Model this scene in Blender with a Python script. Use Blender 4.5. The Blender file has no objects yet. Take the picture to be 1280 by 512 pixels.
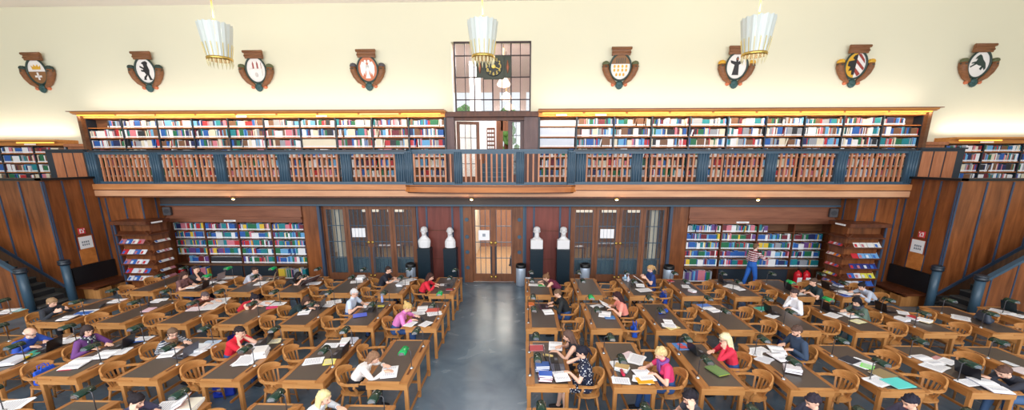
import bpy, bmesh, math, random
import numpy as np
from mathutils import Vector, Matrix, Euler, noise
random.seed(7)
SC = bpy.context.scene
COL = SC.collection
PI = math.pi
R = math.radians
XC = -1.10            # the hall's centre line
# ------------------------------------------------------------------ camera
F = 484.67; TH = 0.216463; YAW = 0.0287635; ROLL = -0.00109632; DCY = 51.486; EZ = 4.5029
def cam_axes():
    cy, sy, ct, st = math.cos(YAW), math.sin(YAW), math.cos(TH), math.sin(TH)
    fw = Vector((-sy*ct, cy*ct, -st)); r = Vector((cy, sy, 0)); u = r.cross(fw)
    c, s = math.cos(ROLL), math.sin(ROLL)
    return c*r+s*u, -s*r+c*u, fw
CR, CU, CF = cam_axes()
def at(x, y, z):
    "the point of the horizontal plane z seen at pixel x, y of the 1280 x 512 photograph"
    d = CF + CR*((x-640)/F) - CU*((y-256-DCY)/F)
    t = (z-EZ)/d.z
    return Vector((d.x*t, d.y*t, z))
cd = bpy.data.cameras.new('camera'); cam = bpy.data.objects.new('camera', cd); COL.objects.link(cam)
m = Matrix.Identity(4)
for i in range(3):
    m[i][0] = CR[i]; m[i][1] = CU[i]; m[i][2] = -CF[i]
m[2][3] = EZ
cam.matrix_world = m
cd.sensor_fit = 'HORIZONTAL'; cd.sensor_width = 36; cd.lens = F/1280*36; cd.shift_y = DCY/1280; cd.clip_start = .05; cd.clip_end = 200
SC.camera = cam
SC.view_settings.view_transform = 'Standard'; SC.view_settings.look = 'None'
SC.view_settings.gamma = 1; SC.view_settings.use_curve_mapping = False
SC.view_settings.exposure = 0.0

# ------------------------------------------------------------------ materials
MATS = {}
def lin(c):
    return tuple((x/12.92 if x <= .04045 else ((x+.055)/1.055)**2.4) for x in c)
def rgb(r, g, b): return lin((r/255, g/255, b/255))
def mat(name, col, rough=.5, metal=0, emit=0, spec=.5, mott=0, mscale=4, alpha=1, trans=0, bump=0):
    if name in MATS: return MATS[name]
    m = bpy.data.materials.new(name); m.use_nodes = True
    nt = m.node_tree; b = nt.nodes['Principled BSDF']
    b.inputs['Base Color'].default_value = (*col, 1)
    b.inputs['Roughness'].default_value = rough; b.inputs['Metallic'].default_value = metal
    b.inputs['Specular IOR Level'].default_value = spec
    if emit: b.inputs['Emission Color'].default_value = (*col, 1); b.inputs['Emission Strength'].default_value = emit
    if trans: b.inputs['Transmission Weight'].default_value = trans
    if alpha < 1: b.inputs['Alpha'].default_value = alpha
    tc = nt.nodes.new('ShaderNodeTexCoord'); n = nt.nodes.new('ShaderNodeTexNoise')
    n.inputs['Scale'].default_value = mscale; n.inputs['Detail'].default_value = 4
    nt.links.new(tc.outputs['Object'], n.inputs['Vector'])
    if mott:
        mx = nt.nodes.new('ShaderNodeMix'); mx.data_type = 'RGBA'
        mx.inputs[6].default_value = (*[c*(1-mott) for c in col], 1); mx.inputs[7].default_value = (*[min(1, c*(1+mott)) for c in col], 1)
        nt.links.new(n.outputs['Fac'], mx.inputs[0]); nt.links.new(mx.outputs[2], b.inputs['Base Color'])
    if bump:
        bp = nt.nodes.new('ShaderNodeBump'); bp.inputs['Strength'].default_value = bump; bp.inputs['Distance'].default_value = .01
        nt.links.new(n.outputs['Fac'], bp.inputs['Height']); nt.links.new(bp.outputs['Normal'], b.inputs['Normal'])
    MATS[name] = m; return m
def wood(name, c1, c2, axis='z', rough=.45, s=1.0, spec=.4):
    m = bpy.data.materials.new(name); m.use_nodes = True; nt = m.node_tree; b = nt.nodes['Principled BSDF']
    tc = nt.nodes.new('ShaderNodeTexCoord'); mp = nt.nodes.new('ShaderNodeMapping')
    sc = [9*s]*3; sc['xyz'.index(axis)] = .9*s; mp.inputs['Scale'].default_value = sc
    n = nt.nodes.new('ShaderNodeTexNoise'); n.inputs['Scale'].default_value = 1.6; n.inputs['Detail'].default_value = 6; n.inputs['Distortion'].default_value = .6
    n2 = nt.nodes.new('ShaderNodeTexNoise'); n2.inputs['Scale'].default_value = 1.1*s; n2.inputs['Detail'].default_value = 3
    ad = nt.nodes.new('ShaderNodeMath'); ad.operation = 'MULTIPLY_ADD'; ad.inputs[1].default_value = .55
    hf = nt.nodes.new('ShaderNodeMath'); hf.operation = 'MULTIPLY'; hf.inputs[1].default_value = .45
    rp = nt.nodes.new('ShaderNodeValToRGB'); rp.color_ramp.elements[0].position = .34; rp.color_ramp.elements[1].position = .66
    rp.color_ramp.elements[0].color = (*c1, 1); rp.color_ramp.elements[1].color = (*c2, 1)
    L = nt.links.new
    L(tc.outputs['Object'], mp.inputs['Vector']); L(mp.outputs['Vector'], n.inputs['Vector']); L(tc.outputs['Object'], n2.inputs['Vector'])
    L(n2.outputs['Fac'], hf.inputs[0]); L(n.outputs['Fac'], ad.inputs[0]); L(hf.outputs[0], ad.inputs[2])
    L(ad.outputs[0], rp.inputs['Fac']); L(rp.outputs['Color'], b.inputs['Base Color'])
    b.inputs['Roughness'].default_value = rough; b.inputs['Specular IOR Level'].default_value = spec
    MATS[name] = m; return m
OAKX = wood('oak_x', rgb(170, 112, 58), rgb(206, 150, 92), 'x')
OAKY = wood('oak_y_shaded', rgb(144, 90, 46), rgb(186, 128, 72), 'y')  # darker oak: shade of the aisle-facing desk sides put into the colour
OAKZ = wood('oak_z', rgb(162, 106, 56), rgb(200, 142, 84), 'z')
PANEL = wood('panel_brown', rgb(84, 44, 22), rgb(150, 88, 48), 'z', rough=.32, s=.6)
PANELD = wood('panel_dark', rgb(74, 38, 22), rgb(112, 60, 34), 'z', rough=.4, s=.6)
PANELR = wood('panel_red', rgb(98, 44, 38), rgb(134, 68, 58), 'z', rough=.45, s=.6)
PANELH = wood('panel_band', rgb(116, 70, 52), rgb(150, 96, 72), 'x', rough=.45, s=.6)
CASE = wood('bookcase_brown', rgb(82, 52, 34), rgb(120, 80, 52), 'x', rough=.55)
DOORW = wood('door_brown', rgb(98, 58, 38), rgb(140, 88, 58), 'z', rough=.45)
FASC = wood('fascia_orange', rgb(180, 112, 62), rgb(214, 148, 96), 'x', rough=.4, s=.5)
FASCP = wood('fascia_pale', rgb(196, 140, 104), rgb(222, 170, 132), 'x', rough=.45, s=.5)
FASCB = wood('bow_brown', rgb(170, 98, 46), rgb(206, 130, 68), 'x', rough=.4, s=.5)
CORN = wood('cornice_orange', rgb(196, 124, 60), rgb(224, 156, 88), 'x', rough=.5)
BAL = wood('baluster_wood', rgb(170, 104, 72), rgb(206, 144, 108), 'z', rough=.5)
GPAN = wood('gallery_panel', rgb(150, 90, 58), rgb(184, 120, 84), 'z', rough=.5)
EMBW = wood('emblem_wood', rgb(100, 62, 38), rgb(150, 98, 60), 'x', rough=.5)
BLUE = mat('slate_blue_paint', rgb(58, 84, 104), .4, mott=.12)
BLUED = mat('dark_blue_paint', rgb(34, 44, 56), .4, mott=.12)
STRIP = mat('blue_strip', rgb(54, 70, 94), .4, mott=.1)
LINO = mat('linoleum_inlay', rgb(74, 65, 59), .36, mott=.05, mscale=5, spec=.9)
GREY = mat('grey_beam', rgb(72, 60, 56), .6, mott=.1)
BLACK = mat('black_paint', rgb(22, 24, 28), .4, mott=.1)
TEAL = mat('black_teal', rgb(14, 34, 46), .35, mott=.1)
WHITEM = mat('white_marble', rgb(232, 230, 232), .45, mott=.04)
BRASS = mat('brass', rgb(214, 178, 96), .25, metal=.8)
GOLD = mat('gold_paint', rgb(226, 196, 92), .4, metal=.2)
CHROME = mat('steel', rgb(190, 194, 200), .25, metal=.9)
STEM = mat('grey_stem', rgb(92, 92, 98), .35, metal=.6)
GREEN = mat('green_shade', rgb(6, 50, 38), .12, spec=.8, mott=.3, mscale=20)
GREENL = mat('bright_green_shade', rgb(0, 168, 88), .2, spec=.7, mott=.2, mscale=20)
PAPER = mat('white_paper', rgb(244, 243, 246), .7, mott=.02)
INK = mat('page_print', rgb(196, 196, 204), .7, mott=.12, mscale=60)
GLASS = mat('clear_glass', (.25, .3, .34), .06, alpha=.07, spec=.5)
SCREEN = mat('display', rgb(120, 140, 165), .2, emit=.25)
SKINL = mat('skin_fair', rgb(232, 184, 160), .5, mott=.05)
SKIN2 = mat('skin_tan', rgb(206, 156, 126), .5, mott=.05)
def plain(name, c, rough=.6, **k): return mat(name, rgb(*c), rough, mott=k.pop('mott', .08), **k)

# ------------------------------------------------------------------ mesh helper
class MB:
    def __init__(s): s.bm = bmesh.new()
    def quad(s, pts, mi=0):
        f = s.bm.faces.new([s.bm.verts.new(p) for p in pts]); f.material_index = mi; return f
    def box(s, a, b, mi=0, bev=0, rot=None, org=None):
        (x0, y0, z0), (x1, y1, z1) = a, b
        v = [s.bm.verts.new(p) for p in ((x0,y0,z0),(x1,y0,z0),(x1,y1,z0),(x0,y1,z0),(x0,y0,z1),(x1,y0,z1),(x1,y1,z1),(x0,y1,z1))]
        fs = [s.bm.faces.new([v[i] for i in q]) for q in ((0,3,2,1),(4,5,6,7),(0,1,5,4),(1,2,6,5),(2,3,7,6),(3,0,4,7))]
        for f in fs: f.material_index = mi
        if bev:
            es = list({e for f in fs for e in f.edges})
            r = bmesh.ops.bevel(s.bm, geom=es, offset=bev, segments=2, affect='EDGES', clamp_overlap=True)
            for f in r['faces']: f.material_index = mi
            if rot: v = list({w for f in r['faces'] for w in f.verts})
        if rot:
            o = Vector(org if org else ((x0+x1)/2, (y0+y1)/2, (z0+z1)/2))
            for w in {w for w in v if w.is_valid}: w.co = o + rot @ (w.co - o)
        return s
    def rings(s, rings, mi=0, cap=True, closed=False):
        vs = [[s.bm.verts.new(p) for p in r] for r in rings]; n = len(vs[0])
        for k in range(len(vs)-(0 if closed else 1)):
            a, b = vs[k], vs[(k+1) % len(vs)]
            for i in range(n):
                f = s.bm.faces.new((a[i], a[(i+1) % n], b[(i+1) % n], b[i])); f.material_index = mi; f.smooth = n > 6
        if cap and not closed:
            f = s.bm.faces.new(vs[0][::-1]); f.material_index = mi
            f = s.bm.faces.new(vs[-1]); f.material_index = mi
        return s
    def tube(s, pts, r, n=8, mi=0, closed=False, flat=1.0, up=(0,0,1)):
        pts = [Vector(p) for p in pts]; rr = r if isinstance(r, (list, tuple)) else [r]*len(pts); out = []
        for i, p in enumerate(pts):
            if closed: d = pts[(i+1) % len(pts)]-pts[i-1]
            else: d = pts[min(i+1, len(pts)-1)]-pts[max(i-1, 0)]
            d.normalize(); u = Vector(up)
            if abs(d.dot(u)) > .95: u = Vector((0, 1, 0)) if abs(d.y) < .9 else Vector((1, 0, 0))
            a = d.cross(u).normalized(); b = a.cross(d)
            out.append([p + a*(rr[i]*math.cos(2*PI*k/n)) + b*(rr[i]*flat*math.sin(2*PI*k/n)) for k in range(n)])
        return s.rings(out, mi, closed=closed)
    def sweep(s, pts, w, h, mi=0, up=(0,0,1)):
        pts = [Vector(p) for p in pts]; out = []
        for i, p in enumerate(pts):
            d = (pts[min(i+1, len(pts)-1)]-pts[max(i-1, 0)]).normalized(); u = Vector(up)
            a = d.cross(u).normalized(); b = a.cross(d).normalized()
            ww = w[i] if isinstance(w, list) else w; hh = h[i] if isinstance(h, list) else h
            out.append([p+a*x*ww/2+b*y*hh/2 for x, y in ((-1,-1),(1,-1),(1,1),(-1,1))])
        return s.rings(out, mi)
    def lathe(s, prof, n=16, c=(0,0,0), mi=0, ax='z'):
        out = []
        for r, z in prof:
            ring = []
            for k in range(n):
                a = 2*PI*k/n; x, y = max(r, 1e-4)*math.cos(a), max(r, 1e-4)*math.sin(a)
                p = (x, y, z) if ax == 'z' else ((x, z, y) if ax == 'y' else (z, x, y))
                ring.append(Vector(c)+Vector(p))
            out.append(ring)
        return s.rings(out, mi)
    def ell(s, c, r, mi=0, sub=2, rot=None):
        mt = Matrix.Translation(c) @ (rot.to_4x4() if rot else Matrix.Identity(4)) @ Matrix.Diagonal((*r, 1))
        g = bmesh.ops.create_icosphere(s.bm, subdivisions=sub, radius=1, matrix=mt)
        for f in {f for v in g['verts'] for f in v.link_faces}: f.material_index = mi; f.smooth = True
        return s
    def prism(s, poly, y0, y1, mi=0, ax='y'):
        "polygon of (a, b) pairs extruded along an axis"
        def P(a, b, t): return (a, t, b) if ax == 'y' else ((t, a, b) if ax == 'x' else (a, b, t))
        v0 = [s.bm.verts.new(P(a, b, y0)) for a, b in poly]; v1 = [s.bm.verts.new(P(a, b, y1)) for a, b in poly]
        n = len(poly); fs = [s.bm.faces.new(v0), s.bm.faces.new(v1[::-1])]
        for i in range(n): fs.append(s.bm.faces.new((v0[i], v1[i], v1[(i+1) % n], v0[(i+1) % n])))
        for f in fs: f.material_index = mi
        return s
    def obj(s, name, mats, parent=None, loc=None, rz=0, smooth=False):
        bmesh.ops.recalc_face_normals(s.bm, faces=s.bm.faces[:])
        me = bpy.data.meshes.new(name); s.bm.to_mesh(me); s.bm.free()
        for m_ in (mats if isinstance(mats, (list, tuple)) else [mats]): me.materials.append(m_)
        if smooth:
            for p in me.polygons: p.use_smooth = True
        o = bpy.data.objects.new(name, me); COL.objects.link(o)
        if parent: o.parent = parent
        if loc is not None: o.location = loc
        if rz: o.rotation_euler = (0, 0, rz)
        return o
def tag(o, label, cat, group=None, kind=None):
    if label: o['label'] = label
    if cat: o['category'] = cat
    if group: o['group'] = group
    if kind: o['kind'] = kind
    return o
def thing(name, loc, rz=0, label=None, cat=None, group=None):
    o = bpy.data.objects.new(name, None); COL.objects.link(o); o.empty_display_size = .1
    o.location = loc; o.rotation_euler = (0, 0, rz); return tag(o, label, cat, group)
def struct(o, label=None): o['kind'] = 'structure'; return tag(o, label, None)
def kids(o): return list(KID.get(o.name, []))
KID = {}
def dup(o, loc, rz, label, group=None):
    r = o.copy(); COL.objects.link(r); r.location = loc; r.rotation_euler = (0, 0, rz)
    r['label'] = label
    if group: r['group'] = group
    for ch in PROTO[o.name]:
        c = ch[0].copy(); COL.objects.link(c); c.parent = r
        for g in ch[1]:
            d = g.copy(); COL.objects.link(d); d.parent = c
    return r
PROTO = {}
def register(o):
    bpy.context.view_layer.update()
    PROTO[o.name] = [(c, list(c.children)) for c in o.children]
    return o
ORD = ['first','second','third','fourth','fifth','sixth','seventh','eighth','ninth','tenth','eleventh','twelfth','thirteenth','fourteenth','fifteenth','sixteenth','seventeenth','eighteenth','nineteenth','twentieth']
def ordn(i):
    if i < 20: return ORD[i]
    return {2:'twenty',3:'thirty',4:'forty',5:'fifty'}[(i+1)//10]+'-'+ORD[(i+1) % 10-1] if (i+1) % 10 else {2:'twentieth',3:'thirtieth',4:'fortieth',5:'fiftieth'}[(i+1)//10]
def U(u): return XC+u
#==STRUCTURE==
def BX(a, b, mt, name, kind=True, parent=None, label=None):
    o = MB().box(a, b).obj(name, mt, parent)
    if kind and not parent: struct(o, label)
    return o
YW = 14.1
# floor: blue-grey linoleum with a soft sheen
fm = bpy.data.materials.new('floor_lino'); fm.use_nodes = True; nt = fm.node_tree; b = nt.nodes['Principled BSDF']
tc = nt.nodes.new('ShaderNodeTexCoord'); n1 = nt.nodes.new('ShaderNodeTexNoise'); n1.inputs['Scale'].default_value = 1.1; n1.inputs['Detail'].default_value = 8; n1.inputs['Distortion'].default_value = 1.2
rp = nt.nodes.new('ShaderNodeValToRGB'); rp.color_ramp.elements[0].position = .3; rp.color_ramp.elements[1].position = .7
rp.color_ramp.elements[0].color = (*rgb(84, 104, 122), 1); rp.color_ramp.elements[1].color = (*rgb(112, 132, 148), 1)
nt.links.new(tc.outputs['Object'], n1.inputs['Vector']); nt.links.new(n1.outputs['Fac'], rp.inputs['Fac']); nt.links.new(rp.outputs['Color'], b.inputs['Base Color'])
mr = nt.nodes.new('ShaderNodeMapRange'); mr.inputs[3].default_value = .16; mr.inputs[4].default_value = .34
nt.links.new(n1.outputs['Fac'], mr.inputs[0]); nt.links.new(mr.outputs[0], b.inputs['Roughness']); b.inputs['Specular IOR Level'].default_value = .6
BX((-24, -5, -.1), (22, 14.5, 0), fm, 'floor')
WALLC = mat('cream_plaster', rgb(226, 220, 194), .8, mott=.015, mscale=.6)
CEILM = mat('ceiling_plaster', rgb(244, 236, 226), .8, mott=.01)
# upper back wall with the opening of the big window and gallery door (u -1.4 .. 1.32)
w = MB()
w.box((-24, 14.5, 3.6), (U(-1.42), 14.8, 9.75)).box((U(1.34), 14.5, 3.6), (22, 14.8, 9.75)).box((U(-1.42), 14.5, 8.5), (U(1.34), 14.8, 9.75))
struct(w.obj('wall_back', WALLC), 'cream plaster upper wall above the gallery bookcases')
BX((-24, -5, 9.75), (22, 14.8, 9.9), CEILM, 'ceiling')
BX((-24.1, -5, 0), (-24, 14.8, 9.75), WALLC, 'wall_left'); BX((22, -5, 0), (22.1, 14.8, 9.75), WALLC, 'wall_right')
# lower wall pieces (solid wall above the doors and behind the bookcases)
w = MB()
w.box((-24, 14.5, 0), (U(-6.4), 14.8, 3.6)).box((U(6.4), 14.5, 0), (22, 14.8, 3.6)).box((U(-6.4), 14.2, 2.93), (U(6.4), 14.8, 3.6))
struct(w.obj('wall_lower', PANELD))
BX((-24, 14.1, 3.35), (22, 20.5, 3.72), GREY, 'floor_gallery')
# panels with the busts between doors and glass partitions
tn = [0]
def trim(o):
    tn[0] += 1; o.name = 'trim_%d' % tn[0]; o['kind'] = 'structure'; return o
for s in (-1, 1):
    w = MB(); a, c = sorted((U(1.16*s), U(2.85*s)))
    w.box((a, 14.1, 0), (c, 14.5, 2.93)); struct(w.obj('wall_bust_panel', PANELR))
    w = MB()
    for uu in (1.19, 1.5, 2.45, 2.8): w.box((U(uu*s)-.035, 14.08, .02), (U(uu*s)+.035, 14.12, 2.93))
    trim(w.obj('t', STRIP))
    w = MB().box((a+.2, 14.085, 1.98), (c-.2, 14.1, 2.0)).box((a+.2, 14.085, .9), (c-.2, 14.1, .92)); trim(w.obj('t', PANELD))
    # piers beside the bookcase niches
    a, c = sorted((U(6.38*s), U(7.02*s)))
    w = MB().box((a, 13.95, 0), (c, 14.5, 2.93), bev=.02); struct(w.obj('wall_pier', PANEL))
    w = MB().box((U(6.4*s)-.05, 13.92, 0), (U(6.4*s)+.05, 14.1, 2.93)); trim(w.obj('t', STRIP))
    # wood-panelled wall next to the stair housings
    a, c = sorted((U(12.1*s), U(13.62*s)))
    w = MB().box((a, 13.1, 0), (c, 14.5, 3.3)); struct(w.obj('wall_panelled', PANEL))
    w = MB()
    for uu in (12.13, 12.75, 13.4): w.box((U(uu*s)-.022, 13.08, .0), (U(uu*s)+.022, 13.11, 3.26))
    w.box((U(12.1*s)-.012, 13.55, 0), (U(12.1*s)+.012, 13.6, 3.26))
    trim(w.obj('t', STRIP))
# grey beam under the gallery and blue line
w = MB().box((U(-12.1), 13.75, 2.98), (U(12.1), 14.2, 3.34)); struct(w.obj('wall_beam', GREY))
trim(MB().box((U(-12.1), 13.72, 2.93), (U(12.1), 13.8, 2.985)).obj('t', BLUE))
trim(MB().box((U(-12.1), 13.6, 3.25), (U(12.1), 13.76, 3.34)).obj('t', PANELD))
for s in (-1, 1):
    a, c = sorted((U(7.02*s), U(12.1*s)))
    struct(MB().box((a, 13.9, 2.5), (c, 14.5, 2.95)).obj('wall_band', PANELH))
# gallery slab and fascia mouldings
struct(MB().box((U(-13.62), 13.1, 3.34), (U(13.62), 14.12, 3.72)).obj('floor_balcony', PANELD))
w = MB(); w.box((U(-13.62), 12.96, 3.56), (U(13.62), 13.1, 3.745), 0, .01); w.box((U(-13.62), 13.02, 3.53), (U(13.62), 13.1, 3.56), 2)
w.box((U(-13.62), 12.98, 3.34), (U(13.62), 13.1, 3.53), 1, .01); w.box((U(-13.62), 13.0, 3.29), (U(13.62), 13.1, 3.34), 2)
trim(w.obj('t', [FASC, FASCP, PANELD]))
def bow(u, d=.42): return 13.0-d*math.sqrt(max(0, 1-(u/2.86)**2))
w = MB(); N = 28
top = [(U(-2.86+5.72*i/N), bow(-2.86+5.72*i/N)) for i in range(N+1)]
poly = [(U(-2.86), 13.08)]+top+[(U(2.86), 13.08)]
w.prism(poly, 3.5, 3.73, 0, 'z')
def shr(k): return [(U(-2.86), 13.08)]+[(x, min(y+k, 13.07)) for x, y in top]+[(U(2.86), 13.08)]
w.prism(shr(.05), 3.46, 3.5, 1, 'z'); w.prism(shr(-.015), 3.68, 3.71, 1, 'z')
trim(w.obj('t', [FASCB, PANELD]))

# ---------------------------------------------------------------- balustrades
def yrail(u): return 13.1 if abs(u) > 2.8 else 13.1-.40*math.sqrt(max(0, 1-(u/2.86)**2))
RAILT = 4.86; RB = 3.75
def fluted_post(t, u, wd, y=None):
    y = yrail(u) if y is None else y
    w = MB(); w.box((U(u)-wd/2, y-.05, RB-.02), (U(u)+wd/2, y+.05, RAILT-.05))
    n = 4
    for k in range(n):
        x = U(u)-wd/2+wd*(k+.5)/n
        w.tube([(x, y-.05, RB+.03), (x, y-.05, RAILT-.08)], wd/n*.36, 8)
    return w.obj('post', BLUE, t)
def balustrade(us, label, curved=False, posts=()):
    t = thing('balustrade', (0, 0, 0), 0, label, 'balustrade', None)
    a, c = us[0], us[-1]
    n = 24 if curved else 1
    path = [(U(a+(c-a)*i/n), yrail(a+(c-a)*i/n)) for i in range(n+1)]
    if curved: path[0] = (U(a), 13.05); path[-1] = (U(c), 13.05)
    MB().sweep([(x, y, RAILT-.03) for x, y in path], .13, .07).obj('handrail', BLUED if not curved else BLUE, t)
    MB().sweep([(x, y, RAILT-.1) for x, y in path], .07, .07).obj('top_rail', BLUE, t)
    MB().sweep([(x, y, RB+.035) for x, y in path], .08, .09).obj('bottom_rail', BLUE, t)
    for p in posts: fluted_post(t, p, .34 if not curved else .26)
    for k in range(len(us)-1):
        g = .22 if not curved else .16
        u0, u1 = us[k]+g, us[k+1]-g; nb = max(5, round((u1-u0)/.165))
        for i in range(nb):
            u = u0+(u1-u0)*(i+.5)/nb; y = yrail(u)
            MB().box((U(u)-.026, y-.026, RB+.07), (U(u)+.026, y+.026, RAILT-.13)).obj('baluster', BAL, t)
    return t
PU = [2.72, 4.82, 6.95, 9.13, 11.35, 13.55]
balustrade([-u for u in PU[::-1]], 'long straight gallery balustrade left of the bowed centre', False, [-u for u in PU[::-1]][:-1]+[-2.98])
balustrade(PU, 'long straight gallery balustrade right of the bowed centre', False, [2.98]+PU[1:])
balustrade([-2.72, -1.0, 1.0, 2.72], 'bowed balustrade section bulging out at the middle of the gallery', True, [-1.0, 1.0, -2.66, 2.66])
for s in (-1, 1):   # panelled parapet continuing the balustrade over the stairs
    t = thing('panelled_parapet', (0, 0, 0), 0, 'dark framed parapet of three wood panels at the %s end of the gallery' % ('left' if s < 0 else 'right'), 'parapet')
    a, c = sorted((U(13.72*s), U(15.1*s)))
    MB().box((a, 13.06, 3.72), (c, 13.14, 4.87)).obj('frame', BLUED, t)
    e = .22 if s > 0 else .0
    MB().box((a-.02, 13.0, 4.85), (c+.02, 13.2, 4.9)).obj('cap', BLUED, t)
    aa, cc = (a+.05, c-.22) if s > 0 else (a+.22, c-.05)
    for k in range(3):
        x0 = aa+(cc-aa)*k/3+.025; x1 = aa+(cc-aa)*(k+1)/3-.025
        MB().box((x0, 13.045, 3.8), (x1, 13.07, 4.78)).obj('panel', GPAN, t)
# small downlights under the fascia
EMW = mat('warm_lamp', rgb(255, 214, 150), .5, emit=14)
for i, uu in enumerate((-8.77, -.63, 4.2, 8.8)):
    t = thing('downlight', (U(uu), 12.98 if abs(uu) > 1 else 12.98, 3.24), 0, 'small warm downlight under the gallery edge, %s from the left' % ORD[i], 'ceiling light', 'downlights under the gallery')
    MB().lathe([(.05, 0), (.07, .05), (.045, .06)], 14).obj('ring', BRASS, t)
    MB().ell((0, -.01, .0), (.05, .05, .03)).obj('bulb', EMW, t)
    ld = bpy.data.lights.new('downlight_glow', 'POINT'); ld.energy = 6; ld.color = (1, .75, .45); ld.shadow_soft_size = .05
    lo = bpy.data.objects.new('downlight_glow', ld); COL.objects.link(lo); lo.location = (U(uu), 12.9, 3.14)

# ---------------------------------------------------------------- stair housings
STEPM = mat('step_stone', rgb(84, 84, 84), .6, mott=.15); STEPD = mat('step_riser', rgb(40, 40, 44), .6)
for s in (-1, 1):
    side = 'left' if s < 0 else 'right'
    X = lambda u: U(u*s)
    Z0 = .46; sl = .70
    def zl(u): return Z0+(u-13.62)*sl
    w = MB()
    pts = [(X(13.62), Z0), (X(13.62), 3.95), (X(20.5), 3.95)]
    uu = 13.62+(3.9-Z0)/sl
    pts += [(X(20.5), 3.9), (X(uu), 3.9)]
    w.prism(pts, 11.59, 11.69)
    a, c = sorted((X(13.62), X(13.74)))
    w.box((a, 11.69, 0), (c, 13.1, 3.95))
    a, c = sorted((X(13.74), X(20.5))); w.box((a, 13.0, 0), (c, 13.1, 3.95)).box((a, 11.69, 3.86), (c, 13.0, 3.92))
    struct(w.obj('wall_stair_%s' % side, PANEL), 'tall brown wood panelled stair housing at the %s' % side)
    w = MB()
    for k in range(10):
        u = 13.62+.02+k*.72; zz = max(zl(u), .46)
        if zz < 3.8: w.box((X(u)-.022, 11.565, zz), (X(u)+.022, 11.59, 3.9))
    for y in (11.62, 12.1, 12.62, 13.07): 
        a, c = sorted((X(13.6), X(13.62))); w.box((a, y-.02, 1.1), (c, y+.02, 3.9))
    # sloping lower edge
    w.prism([(X(13.62), Z0-.02), (X(13.62), Z0+.07), (X(uu), 3.97), (X(uu+.12), 3.9)], 11.555, 11.7)
    trim(w.obj('t', STRIP))
    a, c = sorted((X(13.56), X(20.5))); w = MB().box((a, 11.53, 3.93), (c, 11.72, 4.0)); a, c = sorted((X(13.54), X(13.76))); w.box((a, 11.53, 3.93), (c, 13.1, 4.0))
    trim(w.obj('t', BLACK))
    # stairs rising outward
    w = MB()
    for k in range(9):
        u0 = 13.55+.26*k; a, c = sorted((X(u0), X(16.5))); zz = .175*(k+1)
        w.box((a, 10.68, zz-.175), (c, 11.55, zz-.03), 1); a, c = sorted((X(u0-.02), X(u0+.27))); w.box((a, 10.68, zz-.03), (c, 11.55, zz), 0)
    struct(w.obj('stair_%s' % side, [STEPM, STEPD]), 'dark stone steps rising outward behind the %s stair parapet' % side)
    # parapet on the near side
    t = thing('stair_parapet', (X(13.8), 10.6, 0), 0, 'low wood panelled stair parapet with sloping blue handrail, %s side' % side, 'parapet')
    def zp(u): return 1.25+(u-13.8)*.68
    w = MB().prism([(0, 0), (0, 1.25), (s*4.2, zp(18)), (s*4.2, 0)], -.04, .04); w.obj('panel', PANEL, t)
    w = MB()
    for k in range(6):
        u = 13.95+k*.62; w.box((X(u)-X(13.8)-.018, -.055, 0), (X(u)-X(13.8)+.018, -.04, zp(u)))
    w.obj('batten', STRIP, t)
    MB().sweep([(0, 0, 1.28), (s*4.2, 0, zp(18)+.03)], .14, .07).obj('handrail', BLUE, t)
    for nm, u, y, h in (('near', 13.72, 10.6, 1.43), ('far', 13.46, 11.5, 1.45)):
        t = thing('newel_post', (X(u), y, 0), 0, 'fluted blue newel post %s the %s stairs' % ('on the hall side of' if nm == 'near' else 'against the tall wood housing behind', side), 'post')
        w = MB(); n = 32
        rr = lambda k: .125 if k % 4 else .112
        rings = []
        for z in (0.1, h-.16): rings.append([Vector(((.108 if k % 2 else .092)*math.cos(2*PI*k/n), (.108 if k % 2 else .092)*math.sin(2*PI*k/n), z)) for k in range(n)])
        w.rings(rings); w.obj('shaft', BLUE, t)
        MB().lathe([(.13, h-.16), (.15, h-.13), (.15, h-.1), (.135, h-.08), (.145, h-.05), (.145, h-.02), (.12, h)], 24).obj('cap', BLUED, t)
        MB().box((-.16, -.16, 0), (.16, .16, .1), bev=.01).obj('base', BLUE, t)
    # bench with black back board along the housing
    t = thing('wall_bench', (X(13.62), 12.38, 0), 0, 'dark wall bench with black backboard below the %s notice board' % side, 'bench')
    def bx(u0, u1, y0, y1, z0, z1, nm, mt, bv=.008):
        a, c = sorted((s*(u0-13.62), s*(u1-13.62))); MB().box((a, y0-12.38, z0), (c, y1-12.38, z1), bev=bv).obj(nm, mt, t)
    bx(13.53, 13.598, 11.72, 13.07, .5, 1.1, 'backboard', BLACK)
    bx(12.95, 13.6, 11.72, 13.07, .40, .46, 'seat', PANELD, .015)
    bx(13.0, 13.08, 11.8, 13.0, .34, .40, 'apron', PANELD)
    bx(13.0, 13.55, 11.9, 12.3, .0, .40, 'support', OAKZ); bx(13.0, 13.55, 12.6, 12.95, .0, .40, 'support', OAKZ)
    # notice board and fire sign on the housing wall
    t = thing('notice_board', (X(13.60), 12.34, 1.62), 0, 'narrow framed notice board with white plan above the %s bench' % side, 'notice board')
    q = lambda u: s*(u-13.60)
    def nb(y0, y1, z0, z1, d, nm, mt):
        a, c = sorted((0, -s*d)); return MB().box((a, y0, z0), (c, y1, z1)).obj(nm, mt, t)
    nb(-.24, .24, -.5, .48, .02, 'board', FASCB); pf = nb(-.2, .2, .03, .43, .03, 'plan', PAPER)
    w = MB()
    for k in range(4):
        for j in range(2): w.box((-s*.034-.002, -.13+k*.06, .13+j*.09), (-s*.034+.002, -.09+k*.06, .19+j*.09))
    w.obj('floor_plan_lines', mat('plan_grey', rgb(140, 146, 156), .7), pf)
    w = MB()
    for a in (-.24, .22): w.box(sorted((0, 0)) and (min(0, -s*.035), a, .0), (max(0, -s*.035), a+.02, .46))
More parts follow.
